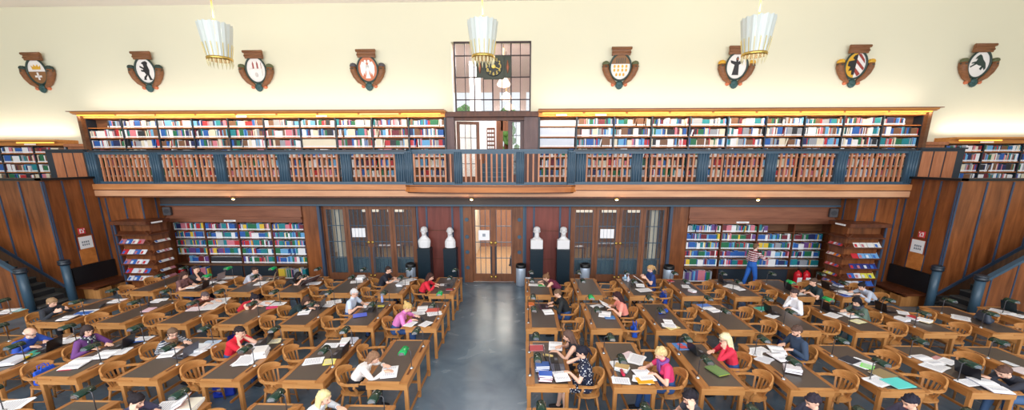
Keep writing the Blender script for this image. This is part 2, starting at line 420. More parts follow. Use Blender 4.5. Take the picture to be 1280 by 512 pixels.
    w.box((min(0, -s*.035), -.24, .45), (max(0, -s*.035), .24, .48)); w.obj('frame', mat('red_brown_frame', rgb(140, 60, 44), .5), t)
    REDS = mat('sign_red', rgb(214, 64, 70), .5)
    def fsign(loc, ax, label):
        t = thing('safety_sign', loc, 0, label, 'sign')
        if ax == 'x': MB().box((-.012, -.1, -.1), (.012, .1, .1)).obj('plate', REDS, t)
        else: MB().box((-.1, -.012, -.1), (.1, .012, .1)).obj('plate', REDS, t)
        w = MB()
        for (p, q2, a, b2) in ((-.07, -.07, -.045, .07), (-.03, .02, .0, .07), (.02, -.07, .045, .03), (.05, .04, .08, .07), (-.02, -.07, .0, -.03)):
            if ax == 'x': w.box((-s*.014-.002, p, q2), (-s*.014+.002, a, b2))
            else: w.box((p, -.015, q2), (a, -.012, b2))
        w.obj('pictogram', PAPER, t)
    fsign((X(13.585), 12.30, 2.24), 'x', 'small red and white fire safety sign above the %s notice board' % side)
    if s < 0: fsign((X(13.05), 13.07, 2.2), 'y', 'small red sign on the panelled wall left of the left magazine rack')

# ---------------------------------------------------------------- loudspeakers
for s in (-1, 1):
    t = thing('wall_speaker', (U(s*11.95), 13.83, 2.72), R(-s*18), 'small grey wall loudspeaker above the %s bookcase end' % ('left' if s < 0 else 'right'), 'speaker')
    MB().box((-.12, -.1, -.15), (.12, .1, .15), bev=.015).obj('cabinet', mat('speaker_grey', rgb(70, 66, 70), .6), t)
    MB().lathe([(.085, -.108), (.085, -.1), (.03, -.1)], 20, ax='y').obj('grille', mat('grille_dark', rgb(48, 48, 54), .7), t)
    MB().tube([(0, .09, 0), (0, .16, 0)], .02).obj('bracket', BLACK, t)

# ---------------------------------------------------------------- glazed doors
KN = BRASS
def glazed_leaf(t, x0, x1, y, z0, z1, st=.13, cols=4, rows=4, name='door_leaf', bot=.28, mt=DOORW, bm=BLUE, gl=GLASS):
    w = MB(); w.box((x0, y-.03, z0), (x0+st, y+.03, z1)).box((x1-st, y-.03, z0), (x1, y+.03, z1)).box((x0+st, y-.03, z1-.1), (x1-st, y+.03, z1)).box((x0+st, y-.03, z0), (x1-st, y+.03, z0+bot))
    lf = w.obj(name, mt, t)
    gx0, gx1, gz0, gz1 = x0+st, x1-st, z0+bot, z1-.1
    MB().box((gx0, y-.004, gz0), (gx1, y+.004, gz1)).obj('glass', gl, lf)
    w = MB()
    for i in range(1, cols): x = gx0+(gx1-gx0)*i/cols; w.box((x-.009, y-.022, gz0), (x+.009, y+.022, gz1))
    for i in range(1, rows): z = gz0+(gz1-gz0)*i/rows; w.box((gx0, y-.024, z-.010), (gx1, y+.024, z+.010))
    w.box((gx0, y-.02, gz0), (gx0+.015, y+.02, gz1)).box((gx1-.015, y-.02, gz0), (gx1, y+.02, gz1))
    w.obj('glazing_bars', bm, lf)
    return lf
dn = 0
for s, side in ((-1, 'left'), (1, 'right')):
    dn += 1
    t = thing('door_%d' % dn, (0, 0, 0), 0, 'four-leaf glazed partition door with blue bars %s of the busts' % side); t['kind'] = 'structure'
    a, c = sorted((U(2.85*s), U(6.38*s)))
    MB().box((a, 14.08, 2.86), (c, 14.2, 2.95)).box((a, 14.06, 0), (a+.06, 14.2, 2.9)).box((c-.06, 14.06, 0), (c, 14.2, 2.9)).obj('door_frame', DOORW, t)
    a += .06; c -= .06; wd = (c-a)/4
    for k in range(4):
        lf = glazed_leaf(t, a+wd*k+.004, a+wd*(k+1)-.004, 14.14, .05, 2.86, st=.105)
        if k in (1, 2):
            x = a+wd*2+(-.075 if k == 1 else .075)
            MB().lathe([(.03, -.05), (.055, -.035), (.055, -.02), (.02, 0)], 14, c=(x, 14.11, 1.53), ax='y').obj('door_knob', KN, lf)
            MB().ell((x, 14.08, .24), (.05, .05, .05)).obj('door_bolt', KN, lf)
            MB().box((x-.015, 14.09, .3), (x+.015, 14.115, 1.35)).obj('push_bar', BLUE, lf)
    sx = a+wd*1.5
    o = MB().box((sx-.25, 14.10, 1.72), (sx+.25, 14.105, 2.06)).obj('paper_notice', PAPER); tag(o, 'white paper notice taped on the %s glazed partition' % side, 'notice')
    w = MB()
    for k in range(1, 4): w.box((sx-.25+k*.125-.006, 14.096, 1.72), (sx-.25+k*.125+.006, 14.1, 2.06))
    w.obj('print', mat('print_grey', rgb(150, 156, 168), .7), o)
dn += 1
t = thing('door_%d' % dn, (0, 0, 0), 0, 'glazed double entrance door at the end of the aisle'); t['kind'] = 'structure'
w = MB().box((U(-1.14), 14.06, 0), (U(-.78), 14.2, 2.93)).box((U(.78), 14.06, 0), (U(1.14), 14.2, 2.93)).box((U(-.78), 14.08, 2.86), (U(.78), 14.2, 2.93)); w.obj('door_frame', DOORW, t)
w = MB()
for s in (-1, 1):
    for z in (.58, 1.18, 1.76, 2.4): w.lathe([(.07, -.035), (.075, -.02), (.075, 0)], 4 if 0 else 10, c=(U(.97*s), 14.07, z), ax='y')
w.obj('stud', BLUE, t)
w = MB()
for s in (-1, 1): w.box((U(1.13*s)-.03, 14.04, 0), (U(1.13*s)+.03, 14.08, 2.93))
w.obj('blue_edging', BLUE, t)
for k in range(2):
    x0 = U(-.78)+k*.78
    lf = glazed_leaf(t, x0+.004, x0+.776, 14.14, .03, 2.86, st=.1, cols=3, rows=4, bot=.3)
    x = U(-.08 if k == 0 else .08)
    MB().lathe([(.03, -.06), (.06, -.04), (.06, -.02), (.02, 0)], 14, c=(x, 14.11, 1.53), ax='y').obj('door_knob', KN, lf)
    MB().ell((x, 14.07, .22), (.055, .055, .055)).obj('door_bolt', KN, lf)
    MB().box((x-.02, 14.08, .3), (x+.02, 14.11, 1.4)).obj('push_bar', BLUED, lf)
o = MB().box((U(-.55), 14.10, 1.62), (U(-.14), 14.105, 2.0)).obj('paper_notice', PAPER); tag(o, 'white paper notice on the left leaf of the entrance door', 'notice')
MB().box((U(-.40), 14.096, 1.76), (U(-.29), 14.1, 1.87)).obj('print', mat('print_grey', rgb(150, 156, 168), .7), o)

# rooms behind the lower glass
BR = mat('lobby_brown', rgb(150, 104, 72), .7, mott=.15, mscale=1); LBF = mat('lobby_floor', rgb(176, 140, 100), .5, mott=.1); LBW = mat('lobby_pale', rgb(230, 222, 200), .8)
struct(MB().box((-9.5, 14.5, -.1), (8, 20.5, 0)).obj('floor_lobby', LBF))
struct(MB().box((-9.5, 20.4, 0), (8, 20.6, 3.35)).obj('wall_lobby', BR))
struct(MB().box((-9.6, 14.5, 0), (-9.5, 20.5, 3.35)).box((8, 14.5, 0), (8.1, 20.5, 3.35)).obj('wall_lobby_side', LBW))
struct(MB().box((U(-1.35), 14.9, 0), (U(-1.2), 20.4, 3.35)).obj('wall_lobby_inner', LBW)); struct(MB().box((U(1.2), 15.8, 0), (U(1.35), 20.4, 3.35)).obj('wall_lobby_inner', BR))
for s in (-1, 1):
    struct(MB().box((U(6.05*s)-.12, 14.6, 0), (U(6.05*s)+.12, 14.85, 3.35)).obj('wall_lobby_column', LBW))
TUBE = mat('tube_light', rgb(236, 226, 208), .5, emit=.9)
ln = 0
for s in (-1, 1):
    for i, uu in enumerate((2.4, 3.5, 4.6, 5.7)):
        for yy in (20.2,):
            ln += 1
            t = thing('tube_lamp', (U(uu*s*1.22), yy, 1.9), 0, 'white tube lamp behind the %s glass partition, %s from the aisle' % ('left' if s < 0 else 'right', ORD[i]), 'ceiling light', 'tube lamps behind the glass')
            MB().box((-.38, .02, .0), (.38, .12, .14), bev=.01).obj('housing', LBW, t)
            MB().tube([(-.42, -.04, .05), (.42, -.04, .05)], .07, 10).obj('tube', TUBE, t)
for i, (uu, yy) in enumerate(((-5.0, 17.2), (-3.4, 17.8), (3.3, 17.2), (4.9, 17.9))):
    t = thing('lobby_table', (U(uu), yy, 0), 0, 'brown table behind the %s glass partition, %s' % ('left' if uu < 0 else 'right', 'nearer the busts' if abs(uu) < 4 else 'nearer the pier'), 'table')
    MB().box((-.6, -.35, .7), (.6, .35, .74), bev=.01).obj('tabletop', DOORW, t)
    for a in (-.55, .55):
        for b_ in (-.3, .3): MB().box((a-.03, b_-.03, 0), (a+.03, b_+.03, .7)).obj('leg', DOORW, t)
    for k in range(3):
        o = MB().box((-.15, -.11, 0), (.15, .11, .012)).obj('paper_sheet', PAPER, None, (U(uu)-.35+k*.35, yy-.05, .741), .3*k); tag(o, 'white sheet on the lobby table, %s from left, table %s %s' % (ORD[k], 'nearer busts' if abs(uu) < 4 else 'nearer pier', 'left' if uu < 0 else 'right'), 'paper', 'papers on lobby tables')
for s in (-1, 1):   # low blue-grey radiator covers along the glass
    t = tag(MB().box((U(4.6*s)-1.6, 14.45, 0), (U(4.6*s)+1.6, 14.6, .8), bev=.01).obj('radiator_cover', mat('radiator_teal', rgb(54, 88, 104), .5, mott=.1)), 'low blue-grey radiator cover behind the %s glass partition' % ('left' if s < 0 else 'right'), 'radiator cover')
for s, c in ((-1, 0), (1, 0)):
    t = thing('picture', (U(s*2.6 if s < 0 else 3.0), 20.35, 1.9), 0, 'gilt-edged pale picture on the lobby back wall %s of the aisle' % ('left' if s < 0 else 'right'), 'picture')
    MB().box((-.5, -.03, -.8), (.5, .03, .8)).obj('frame', GOLD, t); MB().box((-.44, -.045, -.74), (.44, -.03, .74)).obj('canvas', mat('canvas_tan', rgb(170, 140, 104), .7, mott=.2), t)

# ---------------------------------------------------------------- upper opening: window, door, room behind
t = thing('window_1', (0, 0, 0), 0, 'tall gridded interior window above the gallery door'); t['kind'] = 'structure'
DKF = mat('dark_frame', rgb(52, 30, 32), .5)
x0, x1, z0, z1 = U(-1.28), U(1.30), 6.24, 8.5
w = MB().box((x0-.05, 14.48, z0-.05), (x0, 14.56, z1)).box((x1, 14.48, z0-.05), (x1+.05, 14.56, z1)).box((x0-.05, 14.48, z1-.04), (x1+.05, 14.56, z1+.01)).box((x0, 14.48, z0-.05), (x1, 14.56, z0)); w.obj('window_frame', DKF, t)
w = MB()
for i in range(1, 8): x = x0+(x1-x0)*i/8; th = .022 if i % 2 == 0 else .011; w.box((x-th, 14.49, z0), (x+th, 14.55, z1))
for zz in (8.06, 7.36, 6.62): w.box((x0, 14.49, zz-.016), (x1, 14.55, zz+.016))
w.obj('glazing_bars', DKF, t)
MB().box((x0, 14.515, z0), (x1, 14.525, z1)).obj('window_pane', GLASS, t)
# wooden surround: lintel, jamb columns
trim(MB().box((U(-1.62), 14.0, 6.0), (U(1.62), 14.5, 6.16)).box((U(-1.5), 14.25, 5.9), (U(1.5), 14.5, 6.0)).obj('t', PANELD))
PURP = wood('jamb_mauve', rgb(88, 66, 66), rgb(116, 90, 88), 'z')
w = MB().box((U(1.12), 14.15, 3.72), (U(1.62), 14.5, 6.0)); struct(w.obj('wall_jamb', PURP))
struct(MB().box((U(-1.62), 14.15, 3.72), (U(-1.34), 14.5, 6.0)).obj('wall_jamb', PURP))
# open leaf at left, fixed narrow glazed panel at right
t = thing('door_4', (U(-1.3), 14.42, 0), R(14), 'glazed gallery door leaf standing open at the left of the opening'); t['kind'] = 'structure'
CL2 = mat('pane_clear', (.8, .9, .9), .05, alpha=.12)
glazed_leaf(t, 0, .82, 0, 3.74, 5.88, st=.1, cols=3, rows=4, gl=CL2, bm=BLUED, bot=.2)
t = thing('door_5', (0, 0, 0), 0, 'narrow mauve side light at the right of the gallery opening'); t['kind'] = 'structure'
glazed_leaf(t, U(.55), U(1.12), 14.44, 3.72, 5.95, st=.12, cols=2, rows=4, gl=CL2, bm=DKF, mt=PURP, bot=.3)
# room behind
RW = mat('back_room_pink', rgb(236, 220, 214), .8); 
struct(MB().box((-6, 14.8, 9.2), (4.5, 24, 9.3)).obj('ceiling_upper', RW))
struct(MB().box((-6.1, 14.8, 3.7), (-6, 24, 9.3)).box((4.5, 14.8, 3.7), (4.6, 24, 9.3)).obj('wall_upper_side', RW))
w = MB(); 
w.box((-6, 23.9, 3.7), (4.5, 24, 4.6)).box((-6, 23.9, 8.4), (4.5, 24, 9.3))
for x in (-6, -4.6, -3.1, -1.75, -.2, 1.3, 2.9, 4.2): w.box((x, 23.9, 4.6), (x+.35, 24, 8.4))
struct(w.obj('wall_upper_back', RW))
struct(MB().box((-6, 20.5, 3.4), (4.5, 24, 3.7)).obj('floor_upper', GREY))
for i, x in enumerate((-2.1, .95)): struct(MB().box((x-.22, 17.6, 3.7), (x+.22, 18.0, 9.2), bev=.02).obj('wall_upper_column', mat('column_white', rgb(240, 236, 236), .7)))
t = thing('stair_flight', (U(.05), 15.2, 3.72), 0, 'blue-grey steps rising beyond the gallery opening', 'stairs')
for k in range(7): MB().box((-.75, .3*k, .17*k), (.75, 2.4, .17*(k+1))).box((-.75, .3*k-.02, .17*(k+1)-.03), (.75, .3*k+.3, .17*(k+1)+.001)).obj('step', BLUE, t)
struct(MB().box((-3.2, 17.9, 3.7), (-.95, 18.1, 6.5)).obj('wall_upper_inner', mat('column_white', rgb(240, 236, 236), .7)))
struct(MB().box((-1.18, 17.5, 3.7), (-.98, 17.7, 6.4)).obj('wall_upper_post', DOORW))
struct(MB().box((-.96, 17.2, 3.7), (-.88, 17.3, 6.3)).box((-.55, 17.2, 3.7), (-.47, 17.3, 6.3)).box((-.96, 17.2, 5.75), (-.47, 17.3, 6.3)).obj('wall_upper_frame', DOORW))
t = thing('finial_post', (-1.64, 16.2, 3.72), 0, 'brown turned stair post beyond the gallery opening', 'post')
MB().lathe([(.06, 0), (.06, .7), (.04, .75), (.08, .85), (.05, .95), (.07, 1.05), (.02, 1.18)], 12).obj('shaft', DOORW, t)
t = thing('notice_rack', (-1.41, 17.4, 4.95), 0, 'dark notice rack with small cards beyond the gallery opening', 'notice board')
MB().box((-.18, -.03, 0), (.18, .03, .95), bev=.01).obj('board', PANELD, t)
w = MB()
for k in range(5):
    for j in range(3): w.box((-.14+.1*j, -.04, .08+.17*k), (-.07+.1*j, -.03, .18+.17*k))
w.obj('card', PAPER, t)
for i, (x, y, z) in enumerate(((-.76, 15.7, 7.33), (-.78, 18.5, 7.24), (-.76, 21.8, 7.25))):
    d = Vector((x, y, z))
    t = thing('pendant_globe', d, 0, 'glowing pendant lamp seen through the upper window, %s' % ('nearest', 'middle', 'farthest')[i] + ' one', 'lamp', 'pendant lamps behind upper window')
    MB().lathe([(.02, .28), (.12, .22), (.26, .02), (.22, -.06), (.02, -.12)], 20).obj('globe', mat('pink_glow', rgb(255, 214, 190), .5, emit=3.0), t)
    MB().tube([(0, 0, .28), (0, 0, 9.2-z)], .012).obj('rod', BRASS, t)
# trees outside
TREE = mat('foliage', rgb(120, 168, 90), .8, mott=.5, mscale=3)
for i in range(7):
    w = MB(); x = -9+i*2.6
    for k in range(60):
        a = random.uniform(0, 2*PI); rr = random.uniform(.1, .8); z = random.uniform(3, 8.0)
        w.ell((x+rr*math.cos(a), 28+rr*math.sin(a), z), [random.uniform(.22, .5)]*3, 0, 1)
    t = thing('tree', (0, 0, 0), 0, 'green tree outside the rear windows, %s from the left' % ORD[i], 'tree', 'trees behind the rear windows')
    w.obj('foliage', TREE, t); MB().tube([(x, 28, 0), (x, 28, 6)], .16).obj('trunk', PANELD, t)
struct(MB().box((-30, 20.6, -.2), (30, 60, -.05)).obj('ground_outside', mat('lawn', rgb(110, 140, 80), .9, mott=.3)))

# ---------------------------------------------------------------- clock
def text_mesh(s, size, ext=.004):
    c = bpy.data.curves.new('txt', 'FONT'); c.body = s; c.size = size; c.extrude = ext; c.align_x = 'CENTER'; c.align_y = 'CENTER'
    o = bpy.data.objects.new('txt', c); COL.objects.link(o); bpy.context.view_layer.update()
    me = bpy.data.meshes.new_from_object(o.evaluated_get(bpy.context.evaluated_depsgraph_get()))
    bpy.data.objects.remove(o); return me
def text_obj(name, s, size, mt, parent, loc, ext=.004):
    if not s:      # lettering too small to read in the photograph: a row of short strokes
        w = MB()
        for i in range(9): w.box((-size*2.6+i*size*.6, -.001, -size*.3), (-size*2.6+i*size*.6+size*.35, 0, size*.3))
        return w.obj(name, mt, parent, loc)
    me = text_mesh(s, size, ext); me.transform(Matrix.Rotation(R(90), 4, 'X')); me.materials.clear(); me.materials.append(mt)
    o = bpy.data.objects.new(name, me); COL.objects.link(o); o.parent = parent; o.location = loc; return o
CLG = mat('clock_green', rgb(46, 52, 36), .4, mott=.15)
t = thing('wall_clock', (U(.06), 14.44, 7.66), 0, 'dark green square-cased wall clock with gold numerals in front of the window', 'clock')
MB().box((-.6, -.06, -.33), (.6, .04, .36), bev=.01).obj('side_board', CLG, t)
MB().box((-.36, -.12, -.40), (.36, -.05, .36), bev=.015).obj('case', CLG, t)
dial = MB().lathe([(.30, -.16), (.31, -.12), (.30, -.10)], 40, ax='y').obj('dial', mat('dial_black', rgb(24, 26, 24), .4), t)
for h in range(12):
    a = 2*PI*(h+1)/12; text_obj('numeral', str(h+1), .155, GOLD, dial, (.235*math.sin(a), -.168, .235*math.cos(a)), .006)
MB().lathe([(.05, -.185), (.075, -.17), (.03, -.16)], 16, ax='y').obj('boss', GOLD, dial)
MB().box((-.012, -.18, 0), (.012, -.172, .17)).obj('hour_hand', GOLD, dial)
h = MB().box((-.01, -.186, 0), (.01, -.18, .22)).obj('minute_hand', GOLD, dial); h.rotation_euler = (0, R(112), 0)
for s in (-1, 1):
    w = MB(); w.tube([(s*.48, -.07, -.2), (s*.48, -.07, -.1), (s*.48, -.07, 0), (s*.48, -.07, .1), (s*.48, -.07, .22)], [.01, .03, .055, .03, .01], 8, flat=1)
    w.obj('ornament', mat('copper', rgb(160, 96, 70), .4, metal=.3), t)

# ---------------------------------------------------------------- chandeliers
SHW = mat('lamp_white', rgb(214, 220, 216), .4, spec=.5); SHY = mat('lamp_slot', rgb(255, 246, 200), .5, emit=1.2)
def chandelier(x, y, z, label):
    t = thing('pendant_chandelier', (x, y, z), 0, label, 'chandelier', 'white conical chandeliers')
    n = 16; H = .86; r0, r1 = .285, .40
    for k in range(n):
        a = 2*PI*k/n; da = 2*PI/n*.5
        w = MB(); rings = []
        for (rr, zz) in ((r0, 0), ((r0+r1)/2, H/2), (r1, H-.03), (r1+.004, H)):
            pts = []
            for (f, o) in ((-.97, -.004), (0, .010), (.97, -.004), (.97, -.014), (0, .0), (-.97, -.014)):
                b_ = a+da*f; pts.append(Vector(((rr+o)*math.cos(b_), (rr+o)*math.sin(b_), zz + (.0 if zz < H else (.03 if f == 0 else 0)))))
            rings.append(pts)
        w.rings(rings); w.obj('blade', SHW, t)
    for k in range(n):
        a = 2*PI*(k+.5)/n; c, s = math.cos(a), math.sin(a)
        MB().sweep([((r0+.012)*c, (r0+.012)*s, .05), ((r0+.072)*c, (r0+.072)*s, .38)], .010, .010).obj('gold_strip', GOLD, t)
    MB().lathe([(.265, -.03), (.31, -.03), (.315, .03), (.30, .05), (.27, .04)], 32).obj('ring', BRASS, t)
    MB().lathe([(.2, .02), (.2, .6), (.1, .62)], 20).obj('diffuser', SHY, t)
    for k in range(18):
        a = 2*PI*k/18; c, s = .288*math.cos(a), .288*math.sin(a)
        MB().tube([(c, s, -.02), (c*1.03, s*1.03, -.1), (c*.96, s*.96, -.2)], [.012, .017, .004], 6).obj('crystal', mat('crystal', rgb(236, 224, 180), .1, spec=.9), t)
    for k in range(3):
        a = 2*PI*k/3; MB().tube([(.37*math.cos(a), .37*math.sin(a), H-.05), (0, 0, H+.12)], .008, 6).obj('spoke', BRASS, t)
    MB().tube([(0, 0, H*.6), (0, 0, 9.75-z)], .02, 8).obj('rod', mat('rod_gold', rgb(222, 190, 110), .4, metal=.3), t)
    return t
for x, lb in ((-8.37, 'left white conical chandelier hanging in front of the cream wall'), (-1.1, 'middle white conical chandelier hanging in front of the window and clock'), (6.10, 'right white conical chandelier hanging beside the monk emblem')):
    chandelier(x, 11.3, 7.23, lb)
    ld = bpy.data.lights.new('chandelier_bulb', 'POINT'); ld.energy = 60; ld.color = (1, .93, .8); ld.shadow_soft_size = .15
    lo = bpy.data.objects.new('chandelier_bulb', ld); COL.objects.link(lo); lo.location = (x, 11.3, 8.25)
#==SPLIT==
# ---------------------------------------------------------------- books
BC = dict(blue=(38, 92, 170), navy=(34, 44, 92), red=(188, 44, 52), maroon=(112, 36, 52), green=(30, 108, 72), teal=(24, 128, 140), white=(232, 232, 236), cream=(222, 212, 190),
          grey=(150, 154, 164), black=(40, 42, 50), yellow=(226, 190, 60), orange=(222, 124, 58), pink=(212, 124, 140), violet=(108, 72, 136), skyblue=(104, 168, 214), brown=(122, 84, 60), pale=(206, 212, 226))
BNAMES = list(BC); BMATS = [plain('book_'+k, BC[k], .55) for k in BNAMES]+[PAPER, plain('label_white', (240, 240, 244), .7)]
NB = len(BNAMES)
PAL = {'low': 'blue blue navy red maroon green teal white white grey teal pink skyblue yellow violet green blue'.split(),
       'up': 'white cream grey blue red cream teal navy maroon brown grey green pink white black skyblue white brown blue'.split()}
def book_geo(w, x, y, z, t, d, h, ci, lean=0):
    "a shelved book: cover box with page block showing on top and a white spine label"
    n0 = len(w.bm.verts)
    w.bm.verts.ensure_lookup_table()
    w.box((x, y, z), (x+t, y+d, z+h), ci)
    w.box((x+t*.08, y-.0015, z+.012), (x+t*.92, y+.001, z+.058), NB+1)
    w.box((x+.003, y+.006, z+h-.001), (x+t-.003, y+d-.002, z+h+.0015), NB)
    if lean:
        w.bm.verts.ensure_lookup_table()
        q = Matrix.Rotation(lean, 3, 'Y'); o = Vector((x+t/2, y, z))
        for v in w.bm.verts[n0:]: v.co = o+q @ (v.co-o)
        mz = min(v.co.z for v in w.bm.verts[n0:])
        for v in w.bm.verts[n0:]: v.co.z += z-mz
SPECS = []
def fill_shelf(x0, x1, y, z, hmax, pal, case, shelf, bay, vis=True, empty=0.0, mono=None):
    x = x0+.012; i = 0
    end = x1-.012-(x1-x0)*empty
    run = 0; ci = 0; hh = 0; tt = .03
    while True:
        if run <= 0:
            run = random.choice([1, 1, 1, 1, 1, 2, 3, 6]); ci = BNAMES.index(mono or random.choice(PAL[pal])); hh = random.uniform(.70, .93)*hmax; tt = random.uniform(.020, .046)
            if mono: run = 99; tt = .036
        t = tt*random.uniform(.95, 1.05)
        if x+t > end: break
        lean = R(random.choice([10, 14])) if (x+t+.1 < end and random.random() < .025 and run == 1) else 0
        h = hh*random.uniform(.99, 1.01)
        SPECS.append((t*h*(1 if vis else .05), x, y, z, t, min(.2, hmax*.62), h, ci, lean, case, shelf, bay, i))
        x += t+.0015+(h*math.sin(lean) if lean else 0); i += 1; run -= 1
def bookcase(us, side, y, zbase, ztop, shelves, label, name, lower=False, depth=.36):
    "us: bay boundaries as u; shelves: heights of the boards, top down"
    xs = sorted(U(side*u) for u in us); x0, x1 = xs[0], xs[-1]
    t = thing('bookcase', ((x0+x1)/2, y+depth/2, zbase), 0, label, 'bookcase')
    ox, oy, oz = t.location
    def pb(a, b, nm, mt, bev=0): return MB().box((a[0]-ox, a[1]-oy, a[2]-oz), (b[0]-ox, b[1]-oy, b[2]-oz), bev=bev).obj(nm, mt, t)
    pb((x0, y+depth-.03, zbase), (x1, y+depth, ztop), 'back_panel', CASE)
    for k, x in enumerate(xs): pb((x-.022, y, zbase), (x+.022, y+depth-.03, ztop), 'divider', BLUED if name != 'low' else PANELD)
    for z in shelves:
        for k in range(len(xs)-1): pb((xs[k]+.022, y+.01, z-.025), (xs[k+1]-.022, y+depth-.03, z), 'shelf', FASCB if name == 'up' else CASE)
    pb((x0, y, zbase), (x1, y+.02, shelves[-1]-.02 if not lower else zbase+.1), 'plinth', CASE)
    return t
# lower bookcases
LS = [1.975, 1.66, 1.345, 1.03, .70]
LU = [7.04, 8.3, 9.58, 10.86, 12.08]
for s, side in ((-1, 'left'), (1, 'right')):
    t = bookcase(LU, s, 14.02, 0, 2.44, LS+[.08], 'four-bay brown wall bookcase of colourful books %s of the entrance doors, hall level' % side, 'low', True)
    ox, oy, oz = t.location
    a, c = sorted((U(7.02*s), U(12.1*s)))
    o = MB().box((a-ox, 13.84-oy, 2.42), (c-ox, 14.02-oy, 2.5), bev=.01).box((a-ox, 13.9-oy, 2.3), (c-ox, 14.05-oy, 2.42)).obj('cornice', PANELH, t)
    MB().box((a-ox, 13.88-oy, .64), (c-ox, 14.02-oy, .7), bev=.008).obj('ledge', CASE, t)
    xs = sorted(U(s*u) for u in LU)
    for k in (1, 2): MB().box((xs[k]+.03-ox, 14.0-oy, .1), (xs[k+1]-.03-ox, 14.02-oy, .62), bev=.004).obj('dark_cupboard_door', BLUED, t)
    px = (-10.83 if s < 0 else 7.82)
    pl = MB().box((px-ox-.22, 13.885-oy, 2.325), (px-ox+.22, 13.9-oy, 2.385)).obj('title_plate', PAPER, t)
    text_obj('title_text', '', .05, mat('print_grey', rgb(150, 156, 168), .7), pl, (px-ox, 13.882-oy, 2.355), .001)
    case = 'lower %s bookcase' % side
    tops = [2.30]+LS[:-1]
    for k in range(4):
        bay = ORD[k]+' bay'
        for j, z in enumerate(LS):
            hm = tops[j]-z-.03
            e = .0
            if s > 0 and j == 0 and k == 2: e = .7
            if s > 0 and j == 0 and k == 3: continue
            if s > 0 and k == 3: e = .1
            x0 = xs[k]+.022
            if s < 0 and j == 4 and k == 0: x0 += .35
            fill_shelf(x0, xs[k+1]-.022, 14.05, z+.001, hm, 'low', case, ORD[j]+' shelf', bay, True, e,
                       'black' if (s < 0 and j == 4 and k == 1) else ('maroon' if (s < 0 and j == 1 and k == 2 and 0) else None))
        if k in ((0, 3) if s < 0 else (0,)): fill_shelf(xs[k]+.022+(.3 if s < 0 and k == 0 else 0), xs[k+1]-.022, 14.05, .081, .5, 'low', case, 'bottom shelf', bay, True, .1)
